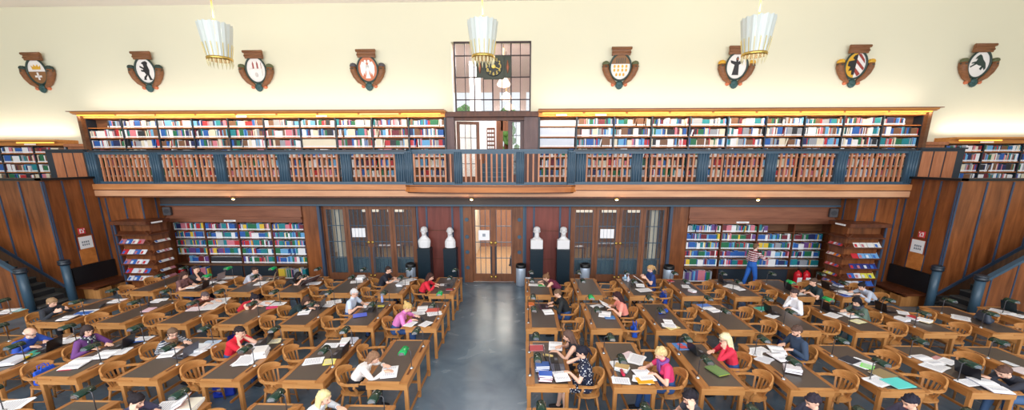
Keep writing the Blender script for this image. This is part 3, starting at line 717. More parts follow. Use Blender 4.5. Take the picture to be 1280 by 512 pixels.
# upper bookcases
US = [5.68, 5.33, 4.98, 4.63, 4.28, 3.94]
UU = [1.65+1.295*i for i in range(11)]
for s, side in ((-1, 'left'), (1, 'right')):
    t = bookcase(UU, s, 14.1, 3.72, 6.0, US, 'long ten-bay gallery bookcase with lit orange cornice, %s of the gallery door' % side, 'up')
    ox, oy, oz = t.location
    a, c = sorted((U(1.6*s), U(14.75*s)))
    w = MB()
    poly = [(13.78, 6.19), (13.78, 6.15), (13.84, 6.13), (13.86, 6.11), (14.02, 6.11), (14.06, 6.0), (14.1, 5.985), (14.5, 5.985), (14.5, 6.19)]
    w.prism([(p-oy, q-oz) for p, q in poly], a-ox, c-ox, ax='x'); w.obj('cornice', CORN, t)
    MB().box((a-ox-(.1 if s < 0 else 0), 13.74-oy, 6.19-oz), (c-ox+(.1 if s > 0 else 0), 14.5-oy, 6.215-oz)).obj('cornice_top', PANELH, t)
    for k in range(9):
        u0 = 1.75+k*1.44; aa, cc = sorted((U(s*u0), U(s*(u0+1.36))))
        if cc > max(a, c)-.05 or aa < min(a, c)+.05: pass
        warm = mat('cornice_tube_yellow', rgb(255, 200, 84), .5, emit=1.0) if (k % 3 != 1 or s > 0) else mat('cornice_tube_orange', rgb(255, 180, 110), .5, emit=1.35)
        MB().box((aa-ox, 13.865-oy, 6.065-oz), (cc-ox, 13.90-oy, 6.105-oz), bev=.008).obj('light_strip', warm, t)
    a2, c2 = sorted((U(14.6*s), U(14.72*s))); MB().box((a2-ox, 13.95-oy, 0), (c2-ox, 14.5-oy, 6.1-oz)).obj('end_panel', CASE, t)
    for uu, tx in ((5.95, ''), (8.8, '')) if s < 0 else ((2.4, 'THEOLOGIE'), (3.75, '')):
        px = U(s*uu); pl = MB().box((px-ox-.18, 13.99-oy, 6.01-oz), (px-ox+.18, 14.0-oy, 6.06-oz)).obj('title_plate', PAPER, t)
        text_obj('title_text', tx, .045, mat('print_grey', rgb(150, 156, 168), .7), pl, (px-ox, 13.988-oy, 6.035-oz), .001)
    xs = sorted(U(s*u) for u in UU); case = 'upper %s bookcase' % side
    for k in range(10):
        for j, z in enumerate(US):
            hm = (5.985 if j == 0 else US[j-1])-z-.03
            e = 0; x0 = xs[k]+.022
            if s < 0 and j == 0 and k == 0: x0 += .7
            if s > 0 and k == 9 and j == 0: e = .4
            if s > 0 and k == 0 and j < 3: mono = 'pale'
            elif s < 0 and k in (6,) and j == 2: mono = 'cream'
            else: mono = None
            fill_shelf(x0, xs[k+1]-.022, 14.13, z+.001, hm, 'up', case, ORD[j]+' shelf', ORD[k]+' bay', j < 3, e, mono)
    # far bookcases beyond the parapets
    FU = [15.55, 16.83, 18.11, 19.39]
    FS = [4.80, 4.46, 4.12, 3.78]
    t = bookcase(FU, s, 14.1, 3.4, 5.06, FS, 'lower bookcase at the far %s end of the gallery with lit orange cornice' % side, 'up')
    ox, oy, oz = t.location
    a, c = sorted((U(15.5*s), U(19.6*s)))
    w = MB(); w.prism([(p-oy, q-.93-oz) for p, q in poly], a-ox, c-ox, ax='x'); w.obj('cornice', CORN, t)
    aa, cc = sorted((U(15.7*s), U(17.1*s)))
    MB().box((aa-ox, 13.865-oy, 5.135-oz), (cc-ox, 13.90-oy, 5.175-oz), bev=.008).obj('light_strip', mat('cornice_tube_yellow', rgb(255, 205, 60)), t)
    px = U(16.75*s); MB().box((px-ox-.22, 13.99-oy, 5.08-oz), (px-ox+.22, 14.0-oy, 5.13-oz)).obj('title_plate', PAPER, t)
    xs = sorted(U(s*u) for u in FU)
    for k in range(3):
        for j, z in enumerate(FS): fill_shelf(xs[k]+.022, xs[k+1]-.022, 14.13, z+.001, (5.06 if j == 0 else FS[j-1])-z-.03, 'up', 'far %s bookcase' % side, ORD[j]+' shelf', ORD[k]+' bay', False)
    a, c = sorted((U(14.72*s), U(15.52*s)))
    struct(MB().box((a, 14.12, 3.5), (c, 14.5, 5.02)).box((a, 14.0, 5.02), (c, 14.5, 5.12)).obj('wall_filler', GPAN))
SPECS.sort(key=lambda q: -q[0])
rest = MB()
for n_, sp in enumerate(SPECS):
    a_, x, y, z, t_, d_, h_, ci, lean, case, shelf, bay, i = sp
    if n_ < 300:
        w = MB(); book_geo(w, -t_/2, 0, 0, t_, d_, h_, ci, lean)
        o = w.obj('book', BMATS, None, (x+t_/2, y, z))
        tag(o, '%s book, %s from left, %s, %s, %s' % (BNAMES[ci], ordn(i), shelf.replace(' shelf', ' shelf down') if 'bottom' not in shelf else shelf, bay, case), 'book', 'books in the wall bookcases')
    else: book_geo(rest, x, y, z, t_, d_, h_, ci, lean)
o = rest.obj('shelved_books', BMATS); tag(o, 'the many other books filling the wall bookcases in tight rows', 'books', None, 'stuff')

# ---------------------------------------------------------------- magazine racks
MAGC = [(236, 236, 240), (60, 110, 190), (200, 50, 60), (240, 236, 230), (216, 220, 230), (230, 226, 220), (226, 226, 236), (190, 120, 130)]
for s, side in ((-1, 'left'), (1, 'right')):
    t = thing('magazine_rack', (U(12.1*s), 12.9, 0), 0, 'tall brown magazine rack with sloping shelves at the %s end of the hall' % side, 'rack')
    W2, D2 = .58, .38
    MB().box((-W2+.06, -D2+.12, 0), (W2-.06, D2, 2.45)).obj('core', PANEL, t)
    MB().box((-W2-.07, -D2-.10, 2.42), (W2+.07, D2+.04, 2.54), bev=.012).obj('cornice', PANELD, t)
    MB().box((-s*.62, -.3, 2.45) if s < 0 else (-.665, -.3, 2.45), (.665, .1, 2.5) if s < 0 else (-.62, .1, 2.5)).obj('title_plate', PAPER, t)
    MB().box((s*(W2)-.02, -D2-.0, 0), (s*(W2)+.02, D2, 2.42)).obj('side_panel', STRIP if 0 else PANELD, t)
    w = MB(); w.box((s*W2-.025, -D2-.01, 0), (s*W2+.025, -D2+.03, 2.42)); w.obj('edge_strip', STRIP, t)
    MB().box((-W2+.02, -D2+.04, 0), (W2-.02, D2, .2)).obj('plinth', PANELD, t)
    lv = [2.1, 1.78, 1.42, 1.07, .75, .48]
    for j, z in enumerate(lv):
        w = MB()
        # sloping board: front and inner side
        ix = -s*(W2)           # inner side x
        w.prism([(-D2-.02, z-.06), (-D2-.02, z-.03), (-D2+.14, z+.10), (-D2+.14, z+.06)], -W2, W2-.0, ax='x')
        a, b_ = (ix, ix+s*.14)
        w.prism([(ix-s*.02, z-.06), (ix-s*.02, z-.03), (ix+s*.14, z+.10), (ix+s*.14, z+.06)], -D2, D2, ax='y')
        w.box((-W2, -D2-.03, z-.06), (W2, -D2-.02, z-.01)); w.box((min(ix-s*.02, ix-s*.03), -D2, z-.06), (max(ix-s*.02, ix-s*.03), D2, z-.01))
        w.obj('shelf', PANELD, t)
        if j == 0: continue
        def mag(wx, wy, facing, k, n):
            cc = random.choice(MAGC)
            if s > 0: cc = {1: (230, 225, 220) if facing == 'f' else (214, 60, 60), 2: (120, 170, 220) if facing == 'f' else (236, 130, 40), 3: (50, 60, 130) if facing == 'f' else (214, 70, 70), 4: (230, 220, 90), 5: (60, 100, 190)}[j] if random.random() < .7 else cc
            w = MB(); w.box((-.10, -.006, 0), (.10, .006, .27)); w.box((-.09, -.008, .19), (.09, -.006, .26), 1); w.box((-.08, -.008, .02), (.0, -.006, .13), 2)
            o = w.obj('magazine', [plain('mag_%d_%d_%d' % cc, cc, .35), PAPER, plain('mag_pic_%d' % (k % 4), MAGC[(k*3+j) % 8], .4)])
            zz = U(12.1*s)+t.location.x*0
            if facing == 'f':
                o.location = (U(12.1*s)+wx, 12.9-D2+.0, z-.022); o.rotation_euler = (R(-42), 0, 0)
            else:
                o.location = (U(12.1*s)+ix+s*.0, 12.9+wy, z-.022)
                o.rotation_euler = Euler((R(-42), 0, R(90*(1 if s < 0 else -1))), 'XYZ')
            tag(o, '%s magazine, %s from left, %s face, %s shelf, %s magazine rack' % ('glossy', ORD[k], 'front' if facing == 'f' else 'inner', ORD[j], side), 'magazine', 'magazines on the racks')
        n = random.choice([4, 4, 5])
        for k in range(4): mag(s*(W2-.13-k*.215), 0, 'f', k if s > 0 else k, n)
        for k in range(3): mag(0, -.10+.19*k, 's', k, 3)

# ---------------------------------------------------------------- busts on pedestals
def bust(u, kind, label, plabel):
    t = thing('pedestal', (U(u), 13.78, 0), 0, plabel, 'pedestal')
    MB().box((-.235, -.21, .0), (.235, .21, 1.36), bev=.012).obj('column', TEAL, t)
    MB().box((-.245, -.22, 1.36), (.245, .22, 1.39), bev=.006).obj('top_slab', TEAL, t)
    t = thing('marble_bust', (U(u), 13.78, 1.391), 0, label, 'bust')
    hull_parts = []
    if kind == 'shoulders': hull_parts += [('hull', [((0, 0, .03), (.21, .15, .03)), ((0, 0, .26), (.24, .14, .10))]), ('hull', [((0, .02, .30), (.22, .12, .08)), ((0, .02, .43), (.10, .09, .04))])]
    elif kind == 'bald': hull_parts += [('hull', [((0, 0, .03), (.20, .15, .03)), ((0, 0, .24), (.20, .13, .09))]), ('hull', [((0, .02, .28), (.19, .11, .07)), ((0, .02, .42), (.09, .08, .04))])]
    else: hull_parts += [('box', ((-.22, -.14, 0), (.22, .14, .34))), ('hull', [((0, .01, .33), (.20, .11, .04)), ((0, .02, .43), (.09, .08, .04))])]
    def G(v, k=1.36): return (v[0]*k, v[1]*k, (v[2]-.58)*k+.63)
    def gr(r, k=1.36): return tuple(a*k for a in r)
    hd = [[((0, .02, .42), (.066, .062, .04)), ((0, .0, .5), (.062, .06, .04))], [((0, .0, .60), (.084, .10, .092)), ((0, -.035, .515), (.055, .06, .045))], [((0, -.10, .60), (.012, .012, .02)), ((0, -.122, .565), (.016, .014, .012))],
          [((.086, .01, .575), (.012, .02, .03))], [((-.086, .01, .575), (.012, .02, .03))], [((-.038, -.092, .622), (.028, .012, .009)), ((.038, -.092, .622), (.028, .012, .009))], [((-.02, -.092, .528), (.02, .012, .006)), ((.02, -.092, .528), (.02, .012, .006))]]
    if kind == 'beard': hd += [[((0, -.055, .50), (.066, .05, .04)), ((0, -.06, .42), (.045, .04, .04))], [((0, .02, .635), (.096, .10, .08))]]
    if kind == 'hair': hd += [[((0, .025, .63), (.096, .096, .08))], [((0, .05, .58), (.088, .07, .06))]]
    if kind == 'shoulders': hd += [[((0, .03, .615), (.095, .096, .09))], [((0, -.05, .50), (.05, .04, .03))]]
    hull_parts += [('hull', [(G(c), gr(r)) for c, r in q]) for q in hd]
    me = fused(hull_parts, .011, 2); me.materials.append(WHITEM)
    o = bpy.data.objects.new('head_and_chest', me); COL.objects.link(o); o.parent = t
# ---------------------------------------------------------------- fused surface builder
def hull_into(bm, ells):
    tmp = bmesh.new()
    for c, r in ells:
        bmesh.ops.create_icosphere(tmp, subdivisions=2, radius=1, matrix=Matrix.Translation(c) @ Matrix.Diagonal((*(r if hasattr(r, '__len__') else (r, r, r)), 1)))
    if len(ells) > 1:
        vs = tmp.verts[:]; bmesh.ops.delete(tmp, geom=tmp.faces[:]+tmp.edges[:], context='EDGES_FACES') if 0 else None
        pts = [v.co.copy() for v in vs]; tmp.free(); tmp = bmesh.new()
        for p in pts: tmp.verts.new(p)
        r = bmesh.ops.convex_hull(tmp, input=tmp.verts[:])
        g = list({x for x in r['geom_interior']+r['geom_unused'] if isinstance(x, bmesh.types.BMVert)})
        bmesh.ops.delete(tmp, geom=g, context='VERTS')
        tmp.verts.ensure_lookup_table()
    me = bpy.data.meshes.new('h'); tmp.to_mesh(me); tmp.free(); bm.from_mesh(me); bpy.data.meshes.remove(me)
def fused(parts, voxel=.009, smooth=2):
    bm = bmesh.new()
    for k, d in parts:
        if k == 'hull': hull_into(bm, d)
        elif k == 'box': w = MB(); w.box(*d, bev=.015); me = bpy.data.meshes.new('h'); bmesh.ops.recalc_face_normals(w.bm, faces=w.bm.faces[:]); w.bm.to_mesh(me); w.bm.free(); bm.from_mesh(me); bpy.data.meshes.remove(me)
    me = bpy.data.meshes.new('f'); bm.to_mesh(me); bm.free()
    o = bpy.data.objects.new('f', me); COL.objects.link(o)
    md = o.modifiers.new('r', 'REMESH'); md.mode = 'VOXEL'; md.voxel_size = voxel; md.use_smooth_shade = True
    if smooth: sm = o.modifiers.new('s', 'SMOOTH'); sm.iterations = smooth; sm.factor = .5
    bpy.context.view_layer.update()
    out = bpy.data.meshes.new_from_object(o.evaluated_get(bpy.context.evaluated_depsgraph_get()))
    bpy.data.objects.remove(o); bpy.data.meshes.remove(me)
    for p in out.polygons: p.use_smooth = True
    return out
bust(-2.5, 'shoulders', 'white marble bust with broad draped shoulders, leftmost of the four', 'dark pedestal below the leftmost bust, left of the entrance')
bust(-1.55, 'bald', 'white marble bust of a bald man just left of the entrance doors', 'dark pedestal below the bald bust, left of the entrance')
bust(1.6, 'beard', 'white marble bust of a bearded man on a square herm, right of the entrance', 'dark pedestal below the bearded bust, right of the entrance')
bust(2.56, 'hair', 'white marble bust of a curly-haired man, rightmost of the four', 'dark pedestal below the rightmost bust')

# ---------------------------------------------------------------- litter bins, extinguishers
BIN = mat('bin_grey', rgb(176, 188, 206), .3, metal=.3)
for i, (x, y, lb) in enumerate(((at(651, 353, 0).x, 13.75, 'grey cylindrical litter bin right of the entrance doors'), (at(727, 352, 0).x+.05, 13.85, 'grey litter bin beside the rightmost bust'), (at(827, 352, 0).x, 13.7, 'grey litter bin before the right glass partition, next to the pier'), (-4.15, 13.75, 'grey litter bin left of the leftmost bust'))):
    t = thing('litter_bin', (x, y, 0), 0, lb, 'bin', 'grey litter bins')
    MB().lathe([(.16, 0), (.18, .02), (.18, .68), (.17, .7)], 28).obj('body', BIN, t, smooth=False)
    MB().lathe([(.185, .68), (.19, .72), (.185, .8), (.15, .82), (.14, .74)], 28).obj('lid', BLACK, t)
RED = mat('extinguisher_red', rgb(206, 26, 40), .25)
for x, y, sc, lb in ((U(-12.80), 12.96, .95, 'red fire extinguisher standing between the left bench and the left magazine rack'), (U(-11.75), 13.72, .95, 'red fire extinguisher in front of the left bookcase behind seated readers'),
                 (U(11.3), 13.7, 1, 'right one of two red fire extinguishers at the right bookcase'), (U(11.0), 13.7, 1, 'left one of two red fire extinguishers at the right bookcase')):
    t = thing('fire_extinguisher', (x, y, 0), 0, lb, 'fire extinguisher'); t.scale = (sc,)*3
    MB().lathe([(.11, 0), (.125, .03), (.125, .5), (.1, .58), (.04, .62), (.035, .66)], 24).obj('cylinder', RED, t)
    MB().box((-.02, -.03, .66), (.02, .03, .72)).box((-.015, -.14, .70), (.015, .02, .72)).box((-.015, -.13, .74), (.015, .02, .755)).obj('valve_handle', BLACK, t)
    MB().tube([(.03, 0, .68), (.1, -.02, .66), (.15, -.03, .5), (.15, -.03, .3)], .014).obj('hose', BLACK, t)
    MB().box((-.08, -.1305, .14), (.08, -.118, .42)).obj('label_panel', PAPER, t)

# ---------------------------------------------------------------- emblems
EBLK = plain('emblem_black', (34, 30, 32), .5); EWH = plain('emblem_white', (240, 232, 226), .6); EBR = plain('emblem_brown', (140, 96, 58), .6); EGO = mat('emblem_gold', rgb(220, 166, 44), .45)
EGR = plain('emblem_green', (44, 62, 56), .45); ETE = plain('emblem_teal', (40, 76, 76), .4); ERD = plain('emblem_red', (150, 56, 46), .5); EOR = plain('emblem_orange', (198, 110, 70), .5)
def flat(polys, y0, mt, name, parent):
    w = MB()
    for p in polys: w.prism([(a, b) for a, b in p], y0-.012, y0)
    return w.obj(name, mt, parent)
def ellp(cx, cz, rx, rz, n=20, a0=0, a1=2*PI): return [(cx+rx*math.cos(a0+(a1-a0)*i/(n-1 if a1-a0 < 6 else n)), cz+rz*math.sin(a0+(a1-a0)*i/(n-1 if a1-a0 < 6 else n))) for i in range(n)]
EMB = [(-16.3, 'crown'), (-12.32, 'bear'), (-8.32, 'castle'), (-4.35, 'eagle'), (4.41, 'dots'), (8.33, 'monk'), (12.28, 'halfeagle'), (16.3, 'horse')]
ELB = dict(crown='with gold crown over a white cross, far left', bear='with a black bear on white', castle='with a white castle of three towers', eagle='with a white eagle, right beside the window', dots='with gold ovals on white, first right of the window',
           monk='with a dark robed monk figure on white', halfeagle='with half an eagle and red diagonal stripes', horse='with a rearing dark horse, far right')
for u, kd in EMB:
    t = thing('wall_emblem', (U(u), 14.42, 7.6), 0, 'carved wooden coat of arms '+ELB[kd], 'emblem')
    t.rotation_euler = (R(6), 0, 0); t.location.z = 7.64
    RX, RZ = .355, .42
    w = MB(); w.box((-.31, -.06, .36), (.31, .04, .60), bev=.01); w.tube([(-.34, -.05, .58), (.34, -.05, .58)], .045, 12); w.tube([(-.32, -.04, .45), (.32, -.04, .45)], .035, 10); w.obj('scroll_top', EMBW, t)
    w = MB(); w.tube([(RX*math.cos(a), -.03, RZ*math.sin(a)) for a in [2*PI*i/40 for i in range(40)]], .03, 8, closed=True, up=(0, 1, 0)); w.obj('oval_frame', EGR, t)
    f = flat([ellp(0, 0, RX, RZ, 36)], -.0, EWH, 'field', t)
    for sg in (-1, 1):
        pts = [(sg*.50, -.0, .06), (sg*.50, -.02, -.06), (sg*.44, -.03, -.22), (sg*.33, -.03, -.38), (sg*.20, -.02, -.48), (sg*.12, -.02, -.54)]
        MB().tube(pts, [.115, .115, .105, .09, .065, .045], 12, up=(0, 1, 0)).obj('horn', EMBW, t)
        cap = {'crown': EGR, 'eagle': plain('emblem_slate', (84, 78, 82)), 'bear': EGR}.get(kd, EGO if kd in ('monk', 'halfeagle') else plain('emblem_olive', (92, 96, 62)))
        w = MB(); w.ell((sg*.5, -.01, .10), (.125, .09, .10))
        for k in range(8): a = 2*PI*k/8; w.ell((sg*.5+.07*math.cos(a), -.06, .12+.045*math.sin(a)), (.035, .035, .035), 0, 1)
        w.obj('horn_fruit', cap, t)
        MB().tube([(sg*.5-.115, -.02, .02), (sg*.5, -.12, .01), (sg*.5+.115, -.02, .02)], .025, 8).obj('horn_band', EGR, t)
        w = MB().lathe([(.02, -.06), (.055, -.05), (.06, 0), (.05, .04)], 14, c=(sg*.22, 0, -.56), ax='y'); w.obj('volute', EOR, t)
    w = MB()
    for k in range(5): a = R(-150+k*30); w.ell((.08*math.cos(a), -.04, -.54+.10*math.sin(a)), (.065, .05, .08))
    w.ell((0, -.03, -.53), (.13, .07, .10)); w.obj('shell', ETE, t)
    Y = -.012
    if kd == 'crown':
        flat([ellp(0, 0, RX-.02, RZ-.02, 20, PI, 2*PI)], Y, EBR, 'lower_half', t)
        flat([[(-.15, .07), (.15, .07), (.17, .2), (.09, .14), (.07, .23), (0, .16), (-.07, .23), (-.09, .14), (-.17, .2)]], Y, EGO, 'crown', t)
        flat([[(-.03, -.28), (.03, -.28), (.03, -.03), (-.03, -.03)], [(-.12, -.19), (.12, -.19), (.12, -.13), (-.12, -.13)]], Y-.012, EWH, 'cross', t)
    elif kd == 'bear':
        flat([[(-.02, -.12), (.10, -.14), (.14, .02), (.10, .18), (.13, .26), (.07, .31), (-.02, .29), (-.10, .24), (-.04, .2), (-.03, .12), (-.08, .02)],
              [(-.05, .1), (-.17, .16), (-.18, .11), (-.06, .04)], [(-.05, .02), (-.16, .03), (-.16, -.02), (-.04, -.05)], [(0, -.12), (.04, -.14), (-.05, -.24), (-.04, -.3), (-.13, -.3), (-.1, -.2)], [(.04, -.12), (.11, -.12), (.14, -.24), (.19, -.3), (.08, -.31), (.06, -.22)]], Y, EBLK, 'bear', t)
    elif kd == 'castle':
        w = [[(-.2, .02), (.2, .02), (.2, .26), (-.2, .26)]]
        flat(w, Y, ERD, 'castle_ground', t)
        flat([[(-.21, -.2), (.21, -.2), (.21, .04), (-.21, .04)]]+[[(x-.045, .02), (x+.045, .02), (x+.045, .22), (x+.06, .22), (x+.06, .26), (x-.06, .26), (x-.06, .22), (x-.045, .22)] for x in (-.15, 0, .15)], Y-.012, EWH, 'castle', t)
        flat([ellp(0, -.16, .05, .08, 10)], Y-.024, plain('emblem_shade', (206, 196, 190)), 'gate', t)
    elif kd == 'eagle':
        flat([ellp(0, 0, RX-.02, RZ-.02, 36)], Y, EOR, 'ground', t)
        wing = [(0, .1), (-.06, .2), (-.18, .24), (-.25, .1), (-.24, -.1), (-.18, -.24), (-.13, -.1), (-.11, -.2), (-.07, -.06)]
        flat([wing, [(-a, b) for a, b in wing], [(-.06, .12), (.06, .12), (.05, -.16), (.09, -.3), (-.09, -.3), (-.05, -.16)], ellp(-.06, .23, .045, .06, 12), ellp(.06, .23, .045, .06, 12)], Y-.012, EWH, 'eagle', t)
    elif kd == 'dots':
        flat([ellp(0, 0.1, RX-.03, RZ-.12, 20, 0, PI)], Y, EBR, 'chief', t)
        flat([ellp(x, z, .035, .05, 12) for z in (.02, -.1) for x in (-.2, -.07, .07, .2)]+[ellp(x, -.24, .035, .05, 12) for x in (-.12, 0, .12)], Y-.012, EGO, 'ovals', t)
        flat([[(x-.012, .12), (x+.012, .12), (x+.012, .28), (x-.012, .28)] for x in (-.14, -.07, 0, .07, .14)], Y-.012, EGR, 'chief_bars', t)
    elif kd == 'monk':
        flat([[(-.04, .14), (.04, .14), (.2, .2), (.21, .12), (.07, .04), (.1, -.28), (-.12, -.28), (-.07, .04), (-.2, .1), (-.22, .18)], [(-.03, .14), (.03, .14), (.045, .24), (0, .3), (-.045, .24)]], Y, EBLK, 'monk', t)
        flat([ellp(0, .22, .022, .03, 10)], Y-.012, EOR, 'face', t)
    elif kd == 'halfeagle':
        flat([ellp(0, 0, RX-.02, RZ-.02, 20, PI/2, 3*PI/2)], Y, EGO, 'gold_half', t)
        flat([[(-.0, .34), (-.09, .3), (-.14, .22), (-.06, .16), (-.25, .12), (-.26, -.02), (-.16, -.05), (-.2, -.18), (-.1, -.16), (-.08, -.3), (-.0, -.3)]], Y-.012, EBLK, 'half_eagle', t)
        def band(a): return [(0, a), (.28, a-.28), (.28, a-.38), (0, a-.1)]
        flat([[(0, .36), (.1, .34), (.24, .18), (.28, .06), (.0, .34)], [(0, .18), (.29, -.09), (.27, -.16), (0, .08)], [(0, -.08), (.2, -.27), (.12, -.34), (0, -.2)]], Y-.012, ERD, 'red_bands', t)
    else:
        flat([[(-.1, .02), (.02, -.04), (.16, -.06), (.22, -.18), (.26, -.12), (.2, .04), (.1, .14), (.02, .26), (-.04, .3), (-.12, .24), (-.16, .16), (-.08, .17), (-.1, .1)], [(-.1, .05), (-.22, -.04), (-.26, -.06), (-.24, -.1), (-.08, -.0)], [(-.08, .1), (-.22, .06), (-.24, .02), (-.08, .03)], [(.12, -.04), (.06, -.14), (.12, -.18), (.18, -.08)]], Y, EGR, 'horse', t)
#==SPLIT2==
# ---------------------------------------------------------------- desks, desk lamps, chairs
XR0, XL0, PX, DW, DL, DH = .067, -1.954, 1.464, .757, 1.64, .803
YF = [12.06, 9.83, 7.55, 5.30]
def make_desk():
    t = thing('reading_desk', (0, 0, 0)); 
    w = MB(); z0, z1 = DH-.032, DH
    w.box((0, 0, z0), (.15, DL, z1), bev=.006); w.obj('long_frame', OAKY, t); MB().box((DW-.045, 0, z0), (DW+.035, DL, z1), bev=.006).obj('long_frame', OAKY, t)
    for ya in (0, DL-.05): MB().box((.15, ya, z0), (DW-.045, ya+.05, z1), bev=.004).obj('end_frame', OAKX, t)
    MB().box((.15, .05, z0+.002), (DW-.045, DL-.05, z1-.002)).obj('linoleum_inlay', LINO, t)
    for y in (.42, 1.24):
        w = MB().box((.06, y-.14, DH+.0005), (.10, y+.14, DH+.002)); p = w.obj('pen_groove', PANELD, t)
    MB().box((.02, .02, .655), (.05, DL-.02, z0)).obj('side_apron', OAKY, t); MB().box((DW-.05, .02, .67), (DW-.02, DL-.02, z0)).obj('side_apron', OAKY, t)
    for ya in (.015, DL-.04): MB().box((.02, ya, .655), (DW-.02, ya+.025, z0)).obj('end_apron', OAKX, t)
    for x in (.05, DW-.06):
        for y in (.055, DL-.055):
            MB().box((x-.032, y-.032, 0), (x+.032, y+.032, .76), bev=.004).obj('leg', OAKZ, t)
    MB().box((.02, DL/2-.03, 0), (.075, DL/2+.03, .66), bev=.004).obj('leg', OAKZ, t)
    MB().box((.035, .08, .1), (.065, DL-.08, .15), bev=.004).obj('foot_rail', OAKY, t)
    MB().box((.06, DL/2-.02, .3), (.30, DL/2+.02, .34)).box((.28, .08, .3), (.31, DL-.08, .34)).obj('cross_rail', OAKY, t)
    for y in (.0, DL-.09): MB().box((.47, y, .745), (DW+.085, y+.09, .765), bev=.003).obj('writing_slide', OAKX, t)
    return register(t)
def make_chair():
    t = thing('armchair', (0, 0, 0))
    w = MB(); pts = []
    for i in range(24):
        a = 2*PI*i/24; x = .235*math.copysign(abs(math.cos(a))**.6, math.cos(a)); y = .215*math.copysign(abs(math.sin(a))**.6, math.sin(a)); pts.append((x*(1.0 if y > 0 else .9), y))
    w.prism([(x, y) for x, y in pts], .425, .455, 0, 'z'); w.ell((0, 0, .452), (.19, .17, .008)); w.obj('seat', OAKX, t)
    # bent arm and back rail
    path = []
    for i in range(21):
        a = R(-14)+(PI+R(28))*i/20
        path.append((.28*math.cos(a)*(1.0), -.0-.27*math.sin(a), .675+.035*max(0, math.sin(a))**2))
    path = [(.262, .20, .672), (.275, .12, .675)]+path+[(-.275, .12, .675), (-.262, .20, .672)]
    wd = [.065, .055]+[.045]*21+[.055, .065]
    MB().sweep(path, wd, .03).obj('arm_rail', OAKX, t)
    cr = []
    for i in range(15):
        a = R(28)+(PI-R(56))*i/14; cr.append((.285*math.cos(a), -.275*math.sin(a)-.01, .755))
    hs = [.05+.10*math.sin(PI*i/14)**.7 for i in range(15)]
    w = MB(); w.sweep([(x, y, .70+h/2) for (x, y, z), h in zip(cr, hs)], .026, hs); w.obj('backrest', OAKX, t)
    for i in range(7):
        a = R(42)+(PI-R(84))*i/6
        MB().sweep([(.19*math.cos(a), -.185*math.sin(a), .45), (.235*math.cos(a), -.225*math.sin(a), .57), (.275*math.cos(a), -.265*math.sin(a), .70)], .032, .014, up=(math.cos(a), -math.sin(a), 0)).obj('slat', OAKZ, t)
    for s in (-1, 1):
        MB().sweep([(s*.215, .12, .45), (s*.25, .15, .54), (s*.285, .12, .62), (s*.272, .13, .67)], .04, .026, up=(s, 0, 0)).obj('arm_support', OAKZ, t)
        MB().tube([(s*.17, .15, .43), (s*.20, .185, .0)], [.022, .017], 10).obj('leg', OAKZ, t)
        MB().tube([(s*.16, -.14, .43), (s*.20, -.22, .0)], [.022, .017], 10).obj('leg', OAKZ, t)
        MB().tube([(s*.188, .17, .16), (s*.19, -.19, .16)], .011, 8).obj('side_stretcher', OAKY, t)
    MB().tube([(-.188, 0, .16), (.188, 0, .16)], .011, 8).obj('cross_stretcher', OAKX, t)
    return register(t)
def make_lamp(bright):
    t = thing('desk_lamp', (0, 0, 0))
    MB().lathe([(.036, 0), (.036, .008), (.014, .02), (.01, .03)], 16).obj('base', CHROME, t)
    MB().tube([(0, 0, .02), (.0, 0, .33), (.03, 0, .352), (.07, 0, .35)], .0075, 8).obj('stem', STEM, t)
    w = MB(); N = 12; outer = []
    for y, k in ((-.128, .82), (-.115, 1), (.115, 1), (.128, .82)):
        ring = []
        for i in range(N+1):
            a = R(-20)+R(210)*i/N; ring.append(Vector((.13+.072*k*math.cos(a), y, .325+.062*k*math.sin(a))))
        for i in range(N, -1, -1):
            a = R(-20)+R(210)*i/N; ring.append(Vector((.13+.064*k*math.cos(a), y, .325+.054*k*math.sin(a))))
        outer.append(ring)
    w.rings(outer); 
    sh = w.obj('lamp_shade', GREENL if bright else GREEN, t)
    w = MB()
    for y in (-.128, .124): w.prism([(.13+.06*math.cos(R(a)), .325+.05*math.sin(R(a))) for a in range(-20, 200, 20)], y, y+.004)
    w.bm.free()
    for y in (-.128, .124): MB().prism([(.13+.06*math.cos(R(a)), .325+.05*math.sin(R(a))) for a in range(-20, 200, 20)], y, y+.004).obj('end_cap', CHROME, sh)
    MB().tube([(.13, -.12, .335), (.13, .12, .335)], .012, 8).obj('tube', PAPER, sh)
    return register(t)
DESK = make_desk(); CHAIR = make_chair(); LAMP = make_lamp(False); LAMPB = make_lamp(True)
used = {}
def place(pr, loc, rz, label, group, cat):
    if pr.name not in used:
        used[pr.name] = 1; pr.location = loc; pr.rotation_euler = (0, 0, rz); pr['label'] = label; pr['group'] = group; pr['category'] = cat; return pr
    o = dup(pr, loc, rz, label, group); o['category'] = cat; return o
NROW = {'L': [7, 8, 7, 5], 'R': [7, 9, 7, 5]}
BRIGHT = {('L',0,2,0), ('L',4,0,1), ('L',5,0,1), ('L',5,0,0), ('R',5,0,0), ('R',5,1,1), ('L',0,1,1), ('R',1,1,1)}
OCC = {}
def dphrase(s, k, j):
    return '%s desk %s of aisle, %s row from doors' % (ORD[k], 'left' if s == 'L' else 'right', ORD[j])
def edge(s, k): return XR0+k*PX+DW if s == 'R' else XL0-k*PX-DW      # reader-side edge
PEOPLE = []
